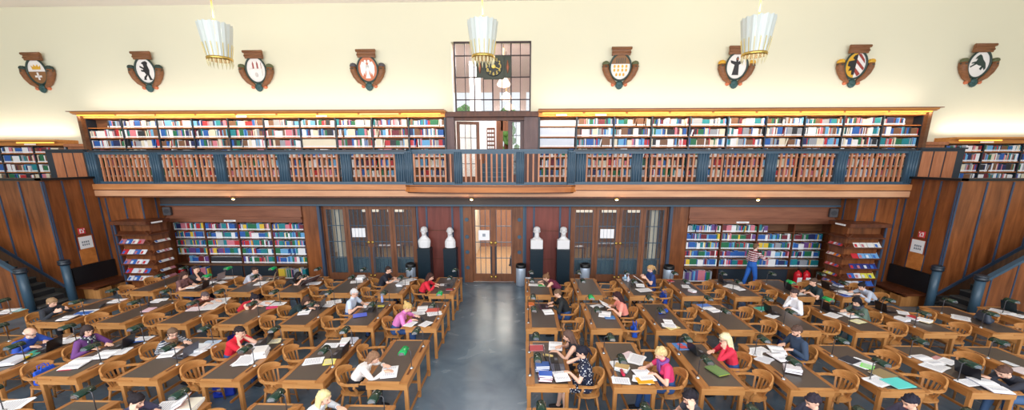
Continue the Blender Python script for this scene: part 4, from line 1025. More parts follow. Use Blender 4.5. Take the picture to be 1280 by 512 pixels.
def desks_and_lamps():
    for s in 'LR':
        for j in range(4):
            for k in range(NROW[s][j]):
                if s == 'L' and j == 1 and k == 7: x, y = -12.67, 9.02
                elif s == 'R': x, y = XR0+k*PX, YF[j]-DL
                else: x, y = XL0-k*PX, YF[j]
                rz = 0 if s == 'R' else PI
                place(DESK, (x, y, 0), rz, 'oak reading desk with dark inlay, '+dphrase(s, k, j), 'oak reading desks', 'desk')
                for i, ly in enumerate((.30, 1.15)):
                    n_ = i if s == 'R' else 1-i
                    px_, py_ = (x+.07, y+ly) if s == 'R' else (x-.07, y-ly)
                    br = (s, k, j, n_) in BRIGHT
                    place(LAMPB if br else LAMP, (px_, py_, DH+.0005), rz, '%s lamp, %s end, %s' % ('bright green' if br else 'dark green', 'near' if n_ == 0 else 'far', dphrase(s, k, j)), 'green shaded desk lamps', 'lamp')
                for n_, yy in ((0, .42), (1, DL-.42)):
                    if (s, k, j, n_) in OCC: continue
                    sg = 1 if s == 'R' else -1
                    ybase = y if s == 'R' else y-DL
                    ex = x+sg*DW
                    rr = random.Random(k*31+j*7+n_*3+(5 if s == 'R' else 0))
                    e = rr.uniform(.30, .37)
                    place(CHAIR, (ex+sg*e, ybase+yy+rr.uniform(-.05, .05), 0), sg*PI/2+R(rr.uniform(-9, 9)), 'empty armchair, %s seat, %s' % ('near' if n_ == 0 else 'far', dphrase(s, k, j)), 'wooden armchairs', 'chair')

# ---------------------------------------------------------------- people
def vdir(l, side=0): return Vector((math.sin(side), math.sin(l)*math.cos(side), math.cos(l)))
def ik(S, W, a, b, pole):
    d = W-S; L = min(d.length, (a+b)*.985); W = S+d.normalized()*L; n = d.normalized()
    x = (a*a-b*b+L*L)/(2*L); h = math.sqrt(max(0, a*a-x*x)); p = Vector(pole)-n*Vector(pole).dot(n)
    return S+n*x+p.normalized()*h, W
def shell(me, sel, name, mt, parent, off=.008, fn=None):
    nv = len(me.vertices); co = np.empty(nv*3); me.vertices.foreach_get('co', co); co = co.reshape(-1, 3)
    no = np.empty(nv*3); me.vertex_normals.foreach_get('vector', no); no = no.reshape(-1, 3)
    polys = [tuple(me.polygons[int(i)].vertices) for i in sel]
    if not polys: return None
    vs = sorted({v for p in polys for v in p}); ix = {v: i for i, v in enumerate(vs)}; n = len(vs)
    o_ = offs = co[vs]+no[vs]*off; inn = co[vs]-no[vs]*.002
    ec = {}
    for p in polys:
        for a, b in zip(p, p[1:]+p[:1]): ec[(a, b)] = 1
    F = [[ix[v] for v in p] for p in polys]
    for (a, b) in ec:
        if (b, a) not in ec: F.append([ix[b], ix[a], ix[a]+n, ix[b]+n])
    m2 = bpy.data.meshes.new(name); m2.from_pydata([tuple(map(float, v)) for v in np.vstack([offs, inn])], [], F)
    for m_ in (mt if isinstance(mt, list) else [mt]): m2.materials.append(m_)
    if fn:
        for i, p in enumerate(m2.polygons): p.material_index = fn(p.center)
    for p in m2.polygons: p.use_smooth = True
    o = bpy.data.objects.new(name, m2); COL.objects.link(o); o.parent = parent; return o
PC = {}
def cloth(c, kind=''):
    k = 'cloth_%d_%d_%d%s' % (*c, kind)
    if k in MATS: return MATS[k]
    m = mat(k, rgb(*c), .8, mott=.06, mscale=14, bump=.15)
    if kind:
        nt = m.node_tree; b = nt.nodes['Principled BSDF']; tc = nt.nodes.new('ShaderNodeTexCoord')
        rp = nt.nodes.new('ShaderNodeValToRGB'); rp.color_ramp.interpolation = 'CONSTANT'
        e = rp.color_ramp.elements
        if kind == 'stripe':
            t = nt.nodes.new('ShaderNodeTexWave'); t.wave_type = 'BANDS'; t.bands_direction = 'Z'; t.inputs['Scale'].default_value = 9
            e[0].color = (*rgb(*c), 1); e[1].position = .55; e[1].color = (*rgb(206, 206, 210), 1)
            nt.links.new(tc.outputs['Object'], t.inputs['Vector']); nt.links.new(t.outputs['Fac'], rp.inputs['Fac'])
        elif kind == 'dots':
            t = nt.nodes.new('ShaderNodeTexVoronoi'); t.inputs['Scale'].default_value = 24
            e[0].color = (*rgb(232, 232, 236), 1); e[1].position = .30; e[1].color = (*rgb(*c), 1)
            nt.links.new(tc.outputs['Object'], t.inputs['Vector']); nt.links.new(t.outputs['Distance'], rp.inputs['Fac'])
        elif kind == 'plaid':
            t = nt.nodes.new('ShaderNodeTexWave'); t.bands_direction = 'Z'; t.inputs['Scale'].default_value = 4.5
            t2 = nt.nodes.new('ShaderNodeTexWave'); t2.bands_direction = 'X'; t2.inputs['Scale'].default_value = 4
            ad = nt.nodes.new('ShaderNodeMath'); ad.operation = 'MULTIPLY_ADD'; ad.inputs[1].default_value = .3
            e[0].color = (*rgb(236, 226, 228), 1); e[1].position = .5; e[1].color = (*rgb(*c), 1); e.new(.95).color = (*rgb(90, 30, 44), 1)
            nt.links.new(tc.outputs['Object'], t.inputs['Vector']); nt.links.new(tc.outputs['Object'], t2.inputs['Vector'])
            nt.links.new(t2.outputs['Fac'], ad.inputs[0]); nt.links.new(t.outputs['Fac'], ad.inputs[2]); nt.links.new(ad.outputs[0], rp.inputs['Fac'])
        nt.links.new(rp.outputs['Color'], b.inputs['Base Color'])
    return m
def hairm(c): return mat('hair_%d_%d_%d' % c, rgb(*c), .75, mott=.4, mscale=30, bump=.8, spec=.25)
def person(label, x, y, rz, lean=30, hp=30, hy=0, side=0, L='desk', Rt='desk', hair=('short', (60, 44, 36)), top=((60, 60, 70), 'long', ''), bot=((46, 54, 80), 'trousers'), skin=0, stand=False, fem=False, extra=(), z=0, vox=.0085, reach=.11):
    t = thing('person', (x, y, z), rz, label, 'person'); hp = hp*.78
    sk = (SKINL, SKIN2)[skin]
    l = R(lean); pz = .55 if not stand else .93
    P = Vector((0, 0, pz)); sd = R(side)
    waist = P+vdir(.6*l, sd)*.17; chest = waist+vdir(l, sd)*.17; neck = chest+vdir(1.12*l, sd)*.16
    hb = neck+vdir(l*.9+R(hp)*.3)*.075; H = hb+vdir(l*.5+R(hp)*.5)*.085
    k = .92 if fem else 1.0
    HR = Matrix.Rotation(R(hy), 3, 'Z') @ Matrix.Rotation(-R(hp), 3, 'X')
    def h(v): return H+HR @ Vector(v)
    parts = []; prim = []
    def add(ells, lab, seg=None):
        parts.append(('hull', [(Vector(c), r) for c, r in ells]))
        a, b = Vector(ells[0][0]), Vector(ells[-1][0]); r = ells[0][1]; r = min(r) if hasattr(r, '__len__') else r
        prim.append((a, b, r, lab))
    add([(P, (.165*k, .115, .10)), (waist, (.135*k, .10, .08))], 'bottom' if bot[1] != 'dress' else 'top'); prim[-1] = (P-Vector((0, 0, .03)), P+vdir(.6*l)*.03, .12, prim[-1][3])
    add([(waist, (.135*k, .10, .08)), (chest, (.155*k, .112, .10))], 'top')
    sh = neck-vdir(l)*.045; ac = Vector((1, 0, 0))
    add([(chest, (.155*k, .11, .09)), (sh+ac*.13*k, .055), (sh-ac*.13*k, .055)], 'top'); prim[-1] = (chest, sh, .11, 'top'); prim.append((sh+ac*.14*k, sh-ac*.14*k, .055, 'top'))
    if fem:
        f = vdir(l+PI/2)
        for s_ in (-1, 1): parts.append(('hull', [(chest+ac*.065*s_+vdir(l+PI/2)*.085, (.055, .045, .05)), (chest+ac*.07*s_, (.06, .06, .07))]))
    add([(neck-vdir(l)*.03, .052*k), (hb, .047*k)], 'skin')
    # head
    parts.append(('hull', [(h((0, -.012, .022)), .078), (h((0, -.03, .02)), .080), (h((0, .012, .03)), .072)]))
    parts.append(('hull', [(h((0, .03, .0)), .060), (h((0, .045, -.062)), .036), (h((0, .03, -.03)), .056)]))
    parts.append(('hull', [(h((0, .078, .012)), .010), (h((0, .103, -.022)), .012), (h((0, .085, -.026)), .016)]))
    for s_ in (-1, 1):
        parts.append(('hull', [(h((.076*s_, -.005, .012)), .011), (h((.078*s_, -.010, -.010)), .010), (h((.074*s_, .0, -.024)), .007)]))
        parts.append(('hull', [(h((.02*s_, .078, .026)), .010), (h((.045*s_, .066, .026)), .009)]))
    parts.append(('hull', [(h((-.016, .082, -.050)), .007), (h((.016, .082, -.050)), .007)]))
    prim.append((h((0, 0, .03)), h((0, .02, -.04)), .075, 'skin'))
    # arms
    ends = []
    for s_, mode in ((-1, L), (1, Rt)):
        S = sh+ac*(s_*.175*k)
        fwd = H.y
        if mode == 'desk': W = Vector((s_*.13, fwd+reach, .855)); pole = (s_*.8, -.3, -.6); hd = Vector((-s_*.35, .95, -.1)); pn = Vector((0, 0, -1)); cu = .35
        elif mode == 'far': W = Vector((s_*.10, fwd+reach+.10, .855)); pole = (s_*.8, -.3, -.5); hd = Vector((-s_*.3, .95, -.05)); pn = Vector((0, 0, -1)); cu = .3
        elif mode == 'type': W = Vector((s_*.09, fwd+.12, .875)); pole = (s_, -.2, -.6); hd = Vector((-s_*.1, 1, -.15)); pn = Vector((0, 0, -1)); cu = .5
        elif mode == 'book': W = Vector((s_*.12, fwd+.14, .92)); pole = (s_, -.2, -.8); hd = Vector((-s_*.2, .85, .35)); pn = Vector((-s_*.8, .3, 0)); cu = .5
        elif mode == 'chin': W = h((s_*.045, .07, -.17)); W.z = max(W.z, .93); pole = (s_*.7, .45, -1); hd = (h((s_*.05, .05, -.03))-W).normalized(); pn = (h((0, 0, 0))-W).normalized(); cu = .6
        elif mode == 'cheek': W = h((s_*.085, .07, -.13)); pole = (s_*.8, .6, -1); hd = (h((s_*.085, .01, .02))-W).normalized(); pn = Vector((-s_, -.2, 0)); cu = .4
        elif mode == 'fold': W = Vector((-s_*.02, fwd+.16, .86)); pole = (s_, .1, -.3); hd = Vector((-s_*.9, .4, 0)); pn = Vector((0, 0, -1)); cu = .3
        elif mode == 'down': W = S+Vector((s_*.05, .06, -.50)); pole = (0, -1, 0); hd = Vector((0, .15, -1)); pn = Vector((-s_, 0, 0)); cu = .4
        else: W = S+Vector((s_*.0, .36, -.18)); pole = (s_, -.2, -.8); hd = Vector((0, 1, .1)); pn = Vector((0, 0, -1)); cu = .3
        E, W = ik(S, W, .28, .25, pole)
        mid = S.lerp(E, .55)
        sl = top[1]
        la = {'long': 'top', 'short': 'top', 'none': 'skin'}[sl]
        add([(S, .056*k), (mid, .046*k)], la); add([(mid, .046*k), (E, .038*k)], 'top' if sl == 'long' else 'skin')
        add([(E, .038*k), (E.lerp(W, .35), .038*k), (W, .024)], 'top' if sl == 'long' else 'skin'); prim[-1] = (E, E.lerp(W, .9), .03, prim[-1][3])
        hd.normalize(); pn = (pn-hd*pn.dot(hd)).normalized(); sx = hd.cross(pn).normalized()
        parts.append(('hull', [(W, .022), (W+hd*.03+sx*.022, .013), (W+hd*.03-sx*.022, .013), (W+hd*.082+sx*.032, .0115), (W+hd*.085-sx*.032, .0115)]))
        prim.append((W+hd*.01, W+hd*.12, .035, 'skin'))
        for i_, (o_, ln_) in enumerate(((-.034, .052), (-.0115, .066), (.0115, .072), (.034, .062))):
            b0 = W+hd*.085+sx*o_; d1 = (hd+pn*cu*.6+sx*o_*2.5).normalized(); d2 = (hd+pn*cu*2.0+sx*o_*2).normalized()
            m1 = b0+d1*ln_*.55; m2 = m1+d2*ln_*.5
            parts.append(('hull', [(b0, .0098), (m1, .0090)])); parts.append(('hull', [(m1, .0090), (m2, .0078)]))
        ts = sx*(1 if (sx.x*s_ < 0) else -1)
        b0 = W+hd*.025+ts*.022; m1 = b0+(hd*.6+ts*.8).normalized()*.04; m2 = m1+(hd+ts*.25+pn*.3).normalized()*.03
        parts.append(('hull', [(b0, .014), (m1, .0105)])); parts.append(('hull', [(m1, .0105), (m2, .0085)]))
    # legs
    for s_ in (-1, 1):
        hip = P+Vector((s_*.085, .01, -.02))
        if stand: kn = hip+Vector((s_*.01, .10*s_, -.41)); an = Vector((s_*.10, .16*s_-.02, .085))
        else: kn = Vector((s_*.12, .43, .555)); an = Vector((s_*.11, .42+(.08 if s_ > 0 else -.03), .085))
        if bot[1] == 'trousers': a_, b_ = 'bottom', 'bottom'
        elif bot[1] == 'dress': a_, b_ = 'top', 'skin'
        else: a_, b_ = 'bottom', 'skin'
        add([(hip, .088*k), (kn, .058*k)], a_); prim[-1] = (hip, kn, .075, a_)
        add([(kn, .056*k), (kn.lerp(an, .35)+Vector((0, -.02, 0)), .055*k), (an, .034)], b_); prim[-1] = (kn.lerp(an, .06), an, .045, b_)
        add([(an+Vector((0, -.03, -.03)), (.034, .045, .04)), (an+Vector((s_*.015, .13, -.055)), (.04, .05, .022))], 'shoe')
    me = fused(parts, vox, 2)
    me.materials.append(sk)
    body = bpy.data.objects.new('body', me); COL.objects.link(body); body.parent = t
    n = len(me.polygons); c = np.empty(n*3); me.polygons.foreach_get('center', c); c = c.reshape(-1, 3)
    best = np.full(n, 1e9); lab = np.zeros(n, int); labs = ['skin', 'top', 'bottom', 'shoe']
    for a, b, r, lb in prim:
        a = np.array(a); b = np.array(b); d = b-a; tt = np.clip(((c-a) @ d)/max(d @ d, 1e-9), 0, 1)
        dist = np.linalg.norm(c-a-tt[:, None]*d, axis=1)-r
        q = dist < best; best[q] = dist[q]; lab[q] = labs.index(lb)
    # neckline: skin near the neck top
    shell(me, np.where(lab == 1)[0], {'dress': 'dress'}.get(bot[1], 'shirt'), cloth(top[0], top[2]), t, .010)
    shell(me, np.where(lab == 2)[0], 'skirt' if bot[1] == 'skirt' else 'trousers', cloth(bot[0]), t, .007)
    shell(me, np.where(lab == 3)[0], 'shoes', cloth((34, 32, 36)), t, .006)
    # face details
    w = MB()
    for s_ in (-1, 1): w.ell(h((.030*s_, .0805, .008)), (.010, .006, .006), 0, 1)
    w.obj('eyes', mat('eye_dark', rgb(50, 36, 32), .3), body)
    w = MB(); w.tube([h((-.022, .0875, -.050)), h((0, .091, -.051)), h((.022, .0875, -.050))], .005, 6); w.obj('lips', mat('lips', rgb(186, 96, 92), .5), body)
    st, hc = hair
    hb_ = []
    def e(c_, r_): hb_.append(('hull', [(h(c_), r_)]))
    def hh(*q): hb_.append(('hull', [(h(c_), r_) for c_, r_ in q]))
    w = MB()
    for s_ in (-1, 1): w.tube([h((.016*s_, .0895, .032)), h((.032*s_, .0845, .037)), h((.046*s_, .074, .032))], .0045, 6)
    w.obj('eyebrows', hairm(hc), body)
    if st != 'bald':
        g = .001 if st == 'short' else .006
        hh(((0, -.016, .034), .082+g), ((0, -.038, .022), .080+g), ((0, .010, .047), .066+g)); hh(((0, -.05, .0), .066+g), ((0, -.055, -.035), .048+g))
    else:
        for s_ in (-1, 1): hh(((.066*s_, -.02, .0), .018), ((.06*s_, -.05, .0), .026))
        hh(((.05, -.07, -.005), .026), ((-.05, -.07, -.005), .026))
    if st in ('bob', 'long'):
        dn_ = -.10 if st == 'bob' else -.24
        for s_ in (-1, 1): hh(((.072*s_, -.012, .03), .022), ((.078*s_, -.012, -.05), .021), ((.080*s_, -.035, dn_), .024), ((.066*s_, -.05, .0), .032))
        hh(((.04, -.085, .0), .035), ((-.04, -.085, .0), .035), ((.045, -.09, dn_), .024), ((-.045, -.09, dn_), .024))
    if st != 'bald':
        rr = random.Random(int(abs(x)*100))
        for q in range(34):
            a = rr.uniform(0, 2*PI); b_ = rr.uniform(.0, 1.35); f_ = .80 if math.sin(a) > .2 else 1.02
            e((.076*math.cos(a)*math.cos(b_), -.022+.086*math.sin(a)*math.cos(b_)*f_, .036+.074*math.sin(b_)), rr.uniform(.010, .017))
        if st != 'curly': hh(((.045, .052, .072), .018), ((-.02, .062, .070), .017)); hh(((-.02, .062, .070), .017), ((-.06, .035, .055), .017))
    if st == 'pony': hh(((0, -.10, .03), .034), ((0, -.135, .0), .028)); hh(((0, -.135, .0), .028), ((0, -.14, -.12), .016))
    if st == 'bun': hh(((0, -.105, .07), .036), ((0, -.125, .085), .034))
    if st == 'curly':
        rr = random.Random(3)
        for q in range(26):
            a = rr.uniform(0, 2*PI); b_ = rr.uniform(-.1, 1.2); e((.082*math.cos(a)*math.cos(b_), -.02+.082*math.sin(a)*math.cos(b_)*(1 if math.sin(a) < 0 else .75), .04+.07*math.sin(b_)), .026)
    if 'beard' in extra: hh(((.045, .035, -.055), .020), ((-.045, .035, -.055), .020), ((0, .058, -.082), .024))
    hm = fused(hb_, .0075, 1); hm.materials.append(hairm(hc)); ho = bpy.data.objects.new('hair', hm); COL.objects.link(ho); ho.parent = t
    if 'glasses' in extra:
        w = MB()
        for s_ in (-1, 1): w.tube([h((.033*s_+.022*math.cos(a), .098, .006+.017*math.sin(a))) for a in [2*PI*i/12 for i in range(12)]], .003, 5, closed=True); w.tube([h((.055*s_, .096, .01)), h((.082*s_, .0, .01))], .003, 5)
        w.tube([h((-.011, .1, .008)), h((.011, .1, .008))], .003, 5); w.obj('glasses', BLACK, body)
    if 'headphones' in extra:
        w = MB(); w.tube([h((.098*math.cos(a), -.01, .02+.115*math.sin(a))) for a in [PI*i/12 for i in range(13)]], .009, 8)
        for s_ in (-1, 1): w.ell(h((.094*s_, -.005, .0)), (.022, .034, .036))
        w.obj('headphones', BLACK, t)
    for x_ in extra:
        if isinstance(x_, tuple) and x_[0] == 'scarf':
            nk = neck+vdir(l)*.01; w = MB()
            w.tube([nk+Vector((.085*math.cos(a), .075*math.sin(a)+.01, .012*math.sin(2*a)-.02*math.sin(a))) for a in [2*PI*i/20 for i in range(20)]], .032, 10, closed=True)
            for s_ in (-1, 1): w.tube([nk+Vector((.05*s_, .09, -.02)), chest+vdir(l+PI/2)*.13+ac*.05*s_, waist+vdir(l+PI/2)*.12+ac*.05*s_], [.03, .034, .03], 10, flat=.5)
            w.obj('scarf', cloth(x_[1], x_[2]), t)
    return t
def sit(s, k, j, n_, hpx, label, hz=None, **kw):
    sg = 1 if s == 'R' else -1
    hd = at(hpx[0], hpx[1], hz or 1.13); ex = edge(s, k)
    sy = [YF[j]-DL+.42, YF[j]-.42]; n_ = 0 if abs(hd.y-sy[0]) < abs(hd.y-sy[1]) else 1
    if s == 'R' and j == 2 and k == 0: n_ = 1 if 'behind' in label else 0
    if (s, k, j, n_) in OCC: n_ = 1-n_
    OCC[(s, k, j, n_)] = 1; hd.y = min(max(hd.y, sy[n_]-.2), sy[n_]+.2)
    off = kw.pop('hip', .35)
    fwd = (ex+sg*off-hd.x)*sg; fwd = max(.10, min(fwd, .48))
    lean = kw.pop('lean', None) or math.degrees(math.asin(min(.9, max(.05, (fwd-.02)/.60))))
    x = ex+sg*off; y = hd.y
    person(label, x, y, sg*PI/2, lean=lean, vox=.0085 if j > 0 else .0095, **kw)
    place(CHAIR, (x-sg*.0, y, 0), sg*PI/2, 'armchair occupied by reader, %s seat, %s' % ('near' if n_ == 0 else 'far', dphrase(s, k, j)), 'wooden armchairs', 'chair')
BRN = (84, 58, 42); DK = (40, 32, 32); BLO = (222, 190, 134); GRYH = (206, 204, 206)
JE = ((50, 84, 140), 'trousers'); BK = ((34, 34, 42), 'trousers')
# left block
sit('L', 0, 0, 0, (540, 344), 'seated woman with dark hair in a coral red top typing back row left of aisle', hair=('long', (70, 44, 40)), top=((222, 40, 62), 'long', ''), bot=BK, L='type', Rt='type', hp=30, hy=-10, fem=True)
sit('L', 1, 0, 1, (486, 335), 'seated man with dark hair in a navy t-shirt before the left glass partition', hz=1.2, hair=('short', (54, 40, 36)), top=((32, 36, 50), 'short', ''), L='desk', Rt='far', hp=26)
sit('L', 3, 0, 0, (377, 338), 'seated person in black with headphones reading a raised newspaper', hz=1.2, hair=('bob', (36, 34, 38)), top=((36, 36, 42), 'short', ''), L='book', Rt='book', hp=30, fem=True, extra=('headphones',))
sit('L', 4, 0, 0, (319, 333), 'seated man in pale grey shirt, hand to face, before the left bookcase', hz=1.22, hair=('short', (62, 46, 40)), top=((190, 192, 206), 'short', ''), L='chin', Rt='desk', hp=22)
sit('L', 5, 0, 1, (246, 336), 'seated man in dark shirt with raised hand, behind the mauve-topped woman at left', hz=1.2, hair=('short', (70, 58, 58)), top=((60, 60, 70), 'short', ''), L='desk', Rt='cheek', hp=15)
sit('L', 5, 0, 0, (231, 345), 'seated woman in a mauve brown top with dark hair, near the left magazine rack', hair=('long', (74, 50, 46)), top=((122, 84, 84), 'short', ''), bot=JE, L='desk', Rt='far', hp=32, fem=True)
sit('L', 0, 1, 0, (510, 383), 'seated blond woman in a pink sweater writing beside the aisle', hair=('bun', (206, 172, 110)), top=((224, 130, 196), 'long', ''), bot=JE, L='type', Rt='desk', hp=45, fem=True)
sit('L', 1, 1, 0, (443, 366), 'seated white-haired man with glasses in a light blue shirt', hz=1.18, hair=('short', GRYH), top=((204, 218, 240), 'short', ''), bot=JE, L='far', Rt='desk', hp=38, extra=('glasses',))
sit('L', 2, 1, 1, (384, 370), 'seated woman with brown hair in a dark green-black top reading', hair=('long', (76, 54, 46)), top=((24, 46, 50), 'long', ''), bot=BK, L='desk', Rt='desk', hp=38, hy=-20, fem=True)
sit('L', 3, 1, 1, (319, 367), 'seated woman with pinned black hair in a red sleeveless top', hair=('bun', (44, 38, 46)), top=((196, 32, 52), 'none', ''), bot=BK, L='far', Rt='desk', hp=42, fem=True)
sit('L', 4, 1, 1, (266, 368), 'seated person in a brown top bent low over a wide newspaper', hz=1.04, hair=('short', (96, 82, 84)), top=((128, 70, 58), 'short', ''), bot=JE, L='far', Rt='desk', hp=48)
sit('L', 6, 1, 1, (66, 376), 'seated woman with light brown ponytail in black reading before the left stairs', hz=1.16, hair=('pony', (160, 128, 96)), top=((46, 50, 60), 'long', ''), bot=BK, L='book', Rt='book', hp=30, hy=-5, fem=True)
sit('L', 0, 2, 0, (468, 441), 'seated woman with brown bob in a white cardigan writing at the aisle', hz=1.15, hair=('bob', (140, 104, 80)), top=((240, 232, 228), 'long', ''), bot=BK, L='desk', Rt='far', hp=38, fem=True)
sit('L', 2, 2, 1, (300, 415), 'seated man with dark hair in a bright red shirt holding his head', hair=('short', (50, 40, 40)), top=((220, 32, 54), 'short', ''), bot=JE, L='cheek', Rt='chin', hp=40)
sit('L', 3, 2, 1, (217, 412), 'seated woman with glasses in a navy and white striped top behind an open laptop', hz=1.17, hair=('pony', (112, 88, 72)), top=((44, 56, 80), 'long', 'stripe'), bot=BK, L='type', Rt='desk', hp=20, hy=-35, fem=True, extra=('glasses', ('scarf', (128, 96, 70), '')))
sit('L', 4, 2, 1, (111, 416), 'seated woman in purple wearing a dotted white scarf, left part of the hall', hair=('bob', (62, 50, 50)), top=((112, 64, 130), 'long', ''), bot=BK, L='far', Rt='desk', hp=28, hy=-20, fem=True, extra=(('scarf', (52, 56, 70), 'dots'),))
sit('L', 5, 2, 1, (38, 412), 'seated bald old man with white beard in a bright blue sweater', hz=1.16, hair=('bald', (216, 208, 206)), top=((44, 80, 176), 'long', ''), bot=BK, L='type', Rt='desk', hp=32, extra=('beard', 'glasses'))
sit('L', 0, 3, 1, (408, 495), 'long-haired blond woman at the front edge of the picture, left of the aisle', hz=1.12, hip=.55, hair=('long', (232, 206, 150)), top=((230, 232, 238), 'long', ''), bot=JE, L='desk', Rt='desk', hp=16, hy=-15, fem=True)
sit('L', 2, 3, 1, (172, 500), 'woman with dark pinned-up hair leaning on her hand at the front edge, left', hz=1.1, hair=('bun', (40, 34, 38)), top=((70, 68, 96), 'long', ''), bot=BK, L='desk', Rt='cheek', hp=35, fem=True)
# right block
sit('R', 0, 0, 1, (682, 341), 'seated woman in a sleeveless maroon top beside the aisle, back row right', hz=1.15, hair=('bun', (128, 92, 66)), top=((104, 32, 62), 'none', ''), bot=BK, L='desk', Rt='desk', hp=42, fem=True)
sit('R', 2, 0, 1, (813, 334), 'seated blond woman in a navy dress reading before the right glass partition', hz=1.2, hair=('pony', (190, 152, 104)), top=((30, 60, 128), 'short', ''), bot=((30, 60, 128), 'dress'), L='book', Rt='book', hp=34, fem=True)
sit('R', 5, 0, 0, (1016, 350), 'seated man in a dark green t-shirt typing near the right bookcase', hz=1.2, hair=('short', (84, 66, 58)), top=((34, 54, 60), 'short', ''), bot=BK, L='type', Rt='type', hp=22)
sit('R', 6, 0, 0, (1077, 351), 'seated woman with black hair in a pale grey sweater before the right magazine rack', hz=1.2, hair=('bun', (30, 28, 34)), top=((186, 194, 212), 'long', ''), bot=BK, L='desk', Rt='desk', hp=28, hy=25, fem=True)
sit('R', 0, 1, 1, (697, 365), 'seated person with brown hair in a black long-sleeved shirt beside the aisle', hz=1.18, hair=('short', (110, 84, 64)), top=((30, 34, 38), 'long', ''), bot=JE, L='desk', Rt='desk', hp=42)
sit('R', 1, 1, 1, (771, 371), 'seated woman with long dark hair in a salmon top reading', hair=('long', (56, 32, 36)), top=((244, 150, 136), 'short', ''), bot=BK, L='desk', Rt='desk', hp=38, fem=True)
sit('R', 4, 1, 1, (985, 362), 'seated man in a white shirt holding his chin', hz=1.18, hair=('short', (70, 54, 54)), top=((238, 238, 246), 'long', ''), bot=((52, 80, 120), 'trousers'), L='desk', Rt='chin', hp=32)
sit('R', 5, 1, 1, (1070, 376), 'seated woman with a black fringe in a grey-green top writing', hz=1.14, hair=('bob', (28, 24, 34)), top=((92, 112, 102), 'long', ''), bot=((54, 110, 130), 'trousers'), L='desk', Rt='desk', hp=38, hy=25, fem=True, extra=(('scarf', (60, 62, 78), ''),))
sit('R', 0, 2, 1, (709, 420), 'seated woman with long brown hair, behind the woman in the polka-dot dress', hair=('long', (98, 74, 66)), top=((44, 40, 48), 'none', ''), bot=BK, L='far', Rt='desk', hp=30, fem=True)
sit('R', 0, 2, 0, (727, 444), 'seated woman in a black dress with white polka dots at the aisle', hair=('pony', (34, 32, 44)), top=((28, 36, 62), 'short', 'dots'), bot=((28, 36, 62), 'dress'), L='far', Rt='cheek', hp=34, fem=True)
sit('R', 1, 2, 0, (826, 442), 'seated blond woman in a magenta top with purple scarf', hz=1.17, hair=('curly', (226, 194, 140)), top=((222, 58, 112), 'short', ''), bot=JE, L='desk', Rt='far', hp=42, fem=True, extra=(('scarf', (124, 72, 148), ''),))
sit('R', 2, 2, 1, (905, 423), 'seated woman with white-blond hair in a crimson red sweater, chin in hand', hz=1.17, hair=('long', (236, 216, 176)), top=((218, 46, 74), 'long', ''), bot=JE, L='chin', Rt='desk', hp=24, hy=5, fem=True, extra=('glasses',))
sit('R', 3, 2, 1, (994, 414), 'seated bearded man in a dark slate-blue shirt reading a thick book', hz=1.16, hair=('short', (92, 70, 62)), top=((52, 70, 96), 'long', ''), bot=JE, L='desk', Rt='desk', hp=42, extra=('beard',))
sit('R', 5, 2, 0, (1250, 463), 'person in dark clothes slumped over clasped hands at the far right', hz=1.02, hip=.5, hair=('short', (92, 66, 58)), top=((40, 42, 54), 'long', ''), bot=((70, 100, 140), 'trousers'), L='fold', Rt='chin', hp=48)
sit('R', 1, 3, 1, (862, 500), 'man with black hair rubbing his neck at the front edge, right of the aisle', hz=1.12, hair=('short', (36, 32, 40)), top=((70, 72, 84), 'short', ''), bot=JE, L='cheek', Rt='desk', hp=42)
sit('R', 2, 3, 1, (1024, 509), 'dark-haired reader at the front edge, third desk right of the aisle', hz=1.10, hip=.45, hair=('short', (50, 42, 52)), top=((60, 64, 84), 'long', ''), bot=JE, L='desk', Rt='desk', hp=40)
sit('R', 3, 3, 1, (1137, 509), 'black-haired reader at the front edge, nearer us than the turquoise folder', hz=1.10, hip=.40, hair=('short', (36, 34, 48)), top=((70, 66, 88), 'long', ''), bot=JE, L='desk', Rt='desk', hp=40)
# standing
person('standing man in red and white plaid shirt before the right bookcase', 8.02, 13.35, -PI/2+R(14), lean=6, hp=12, stand=True, L='down', Rt='out', hair=('short', (120, 92, 72)), top=((170, 52, 72), 'long', 'plaid'), bot=((40, 100, 190), 'trousers'))
person('person in dark clothes standing behind the right leaf of the entrance door', -.34, 16.4, R(-60), lean=4, hp=5, stand=True, L='down', Rt='down', hair=('short', (46, 40, 44)), top=((40, 36, 48), 'long', ''), bot=((50, 44, 56), 'trousers'))
desks_and_lamps()
#==SPLIT3==
# ---------------------------------------------------------------- things on the desks
NL = {}
def lab(desc, s, k, j):
    key = (desc, s, k, j); NL[key] = NL.get(key, 0)+1; desc = desc.replace(' of its stack', ' in stack') if NL[key] > 1 else desc
    if NL[key] > 1: desc = {2: 'second ', 3: 'third ', 4: 'fourth ', 5: 'fifth ', 6: 'sixth '}.get(NL[key], 'another ')+desc
    return '%s, %s' % (desc, dphrase(s, k, j).replace(' from doors', '') if 'stack' in desc else dphrase(s, k, j))
def rzs(s, r=0): return (PI/2 if s == 'R' else -PI/2)+R(r)
ZT = DH+.0012
LIFT = {}
def spot(px, s, k, j, m=.12):
    p = at(px[0], px[1], DH)
    # keep it on the desk top
    x0, x1 = (XR0+k*PX, XR0+k*PX+DW) if s == 'R' else (XL0-k*PX-DW, XL0-k*PX)
    if s == 'L' and j == 1 and k == 7: x0, x1 = -12.67-DW, -12.67
    y0, y1 = YF[j]-DL, YF[j]
    if not (s == 'L' and j == 1 and k == 7): p.y = min(max(p.y, y0+m), y1-m)
    p.x = min(max(p.x, x0+m), x1-m)
    key = (s, k, j); p.z = ZT+LIFT.get(key, 0); LIFT[key] = LIFT.get(key, 0)+.0035
    return p
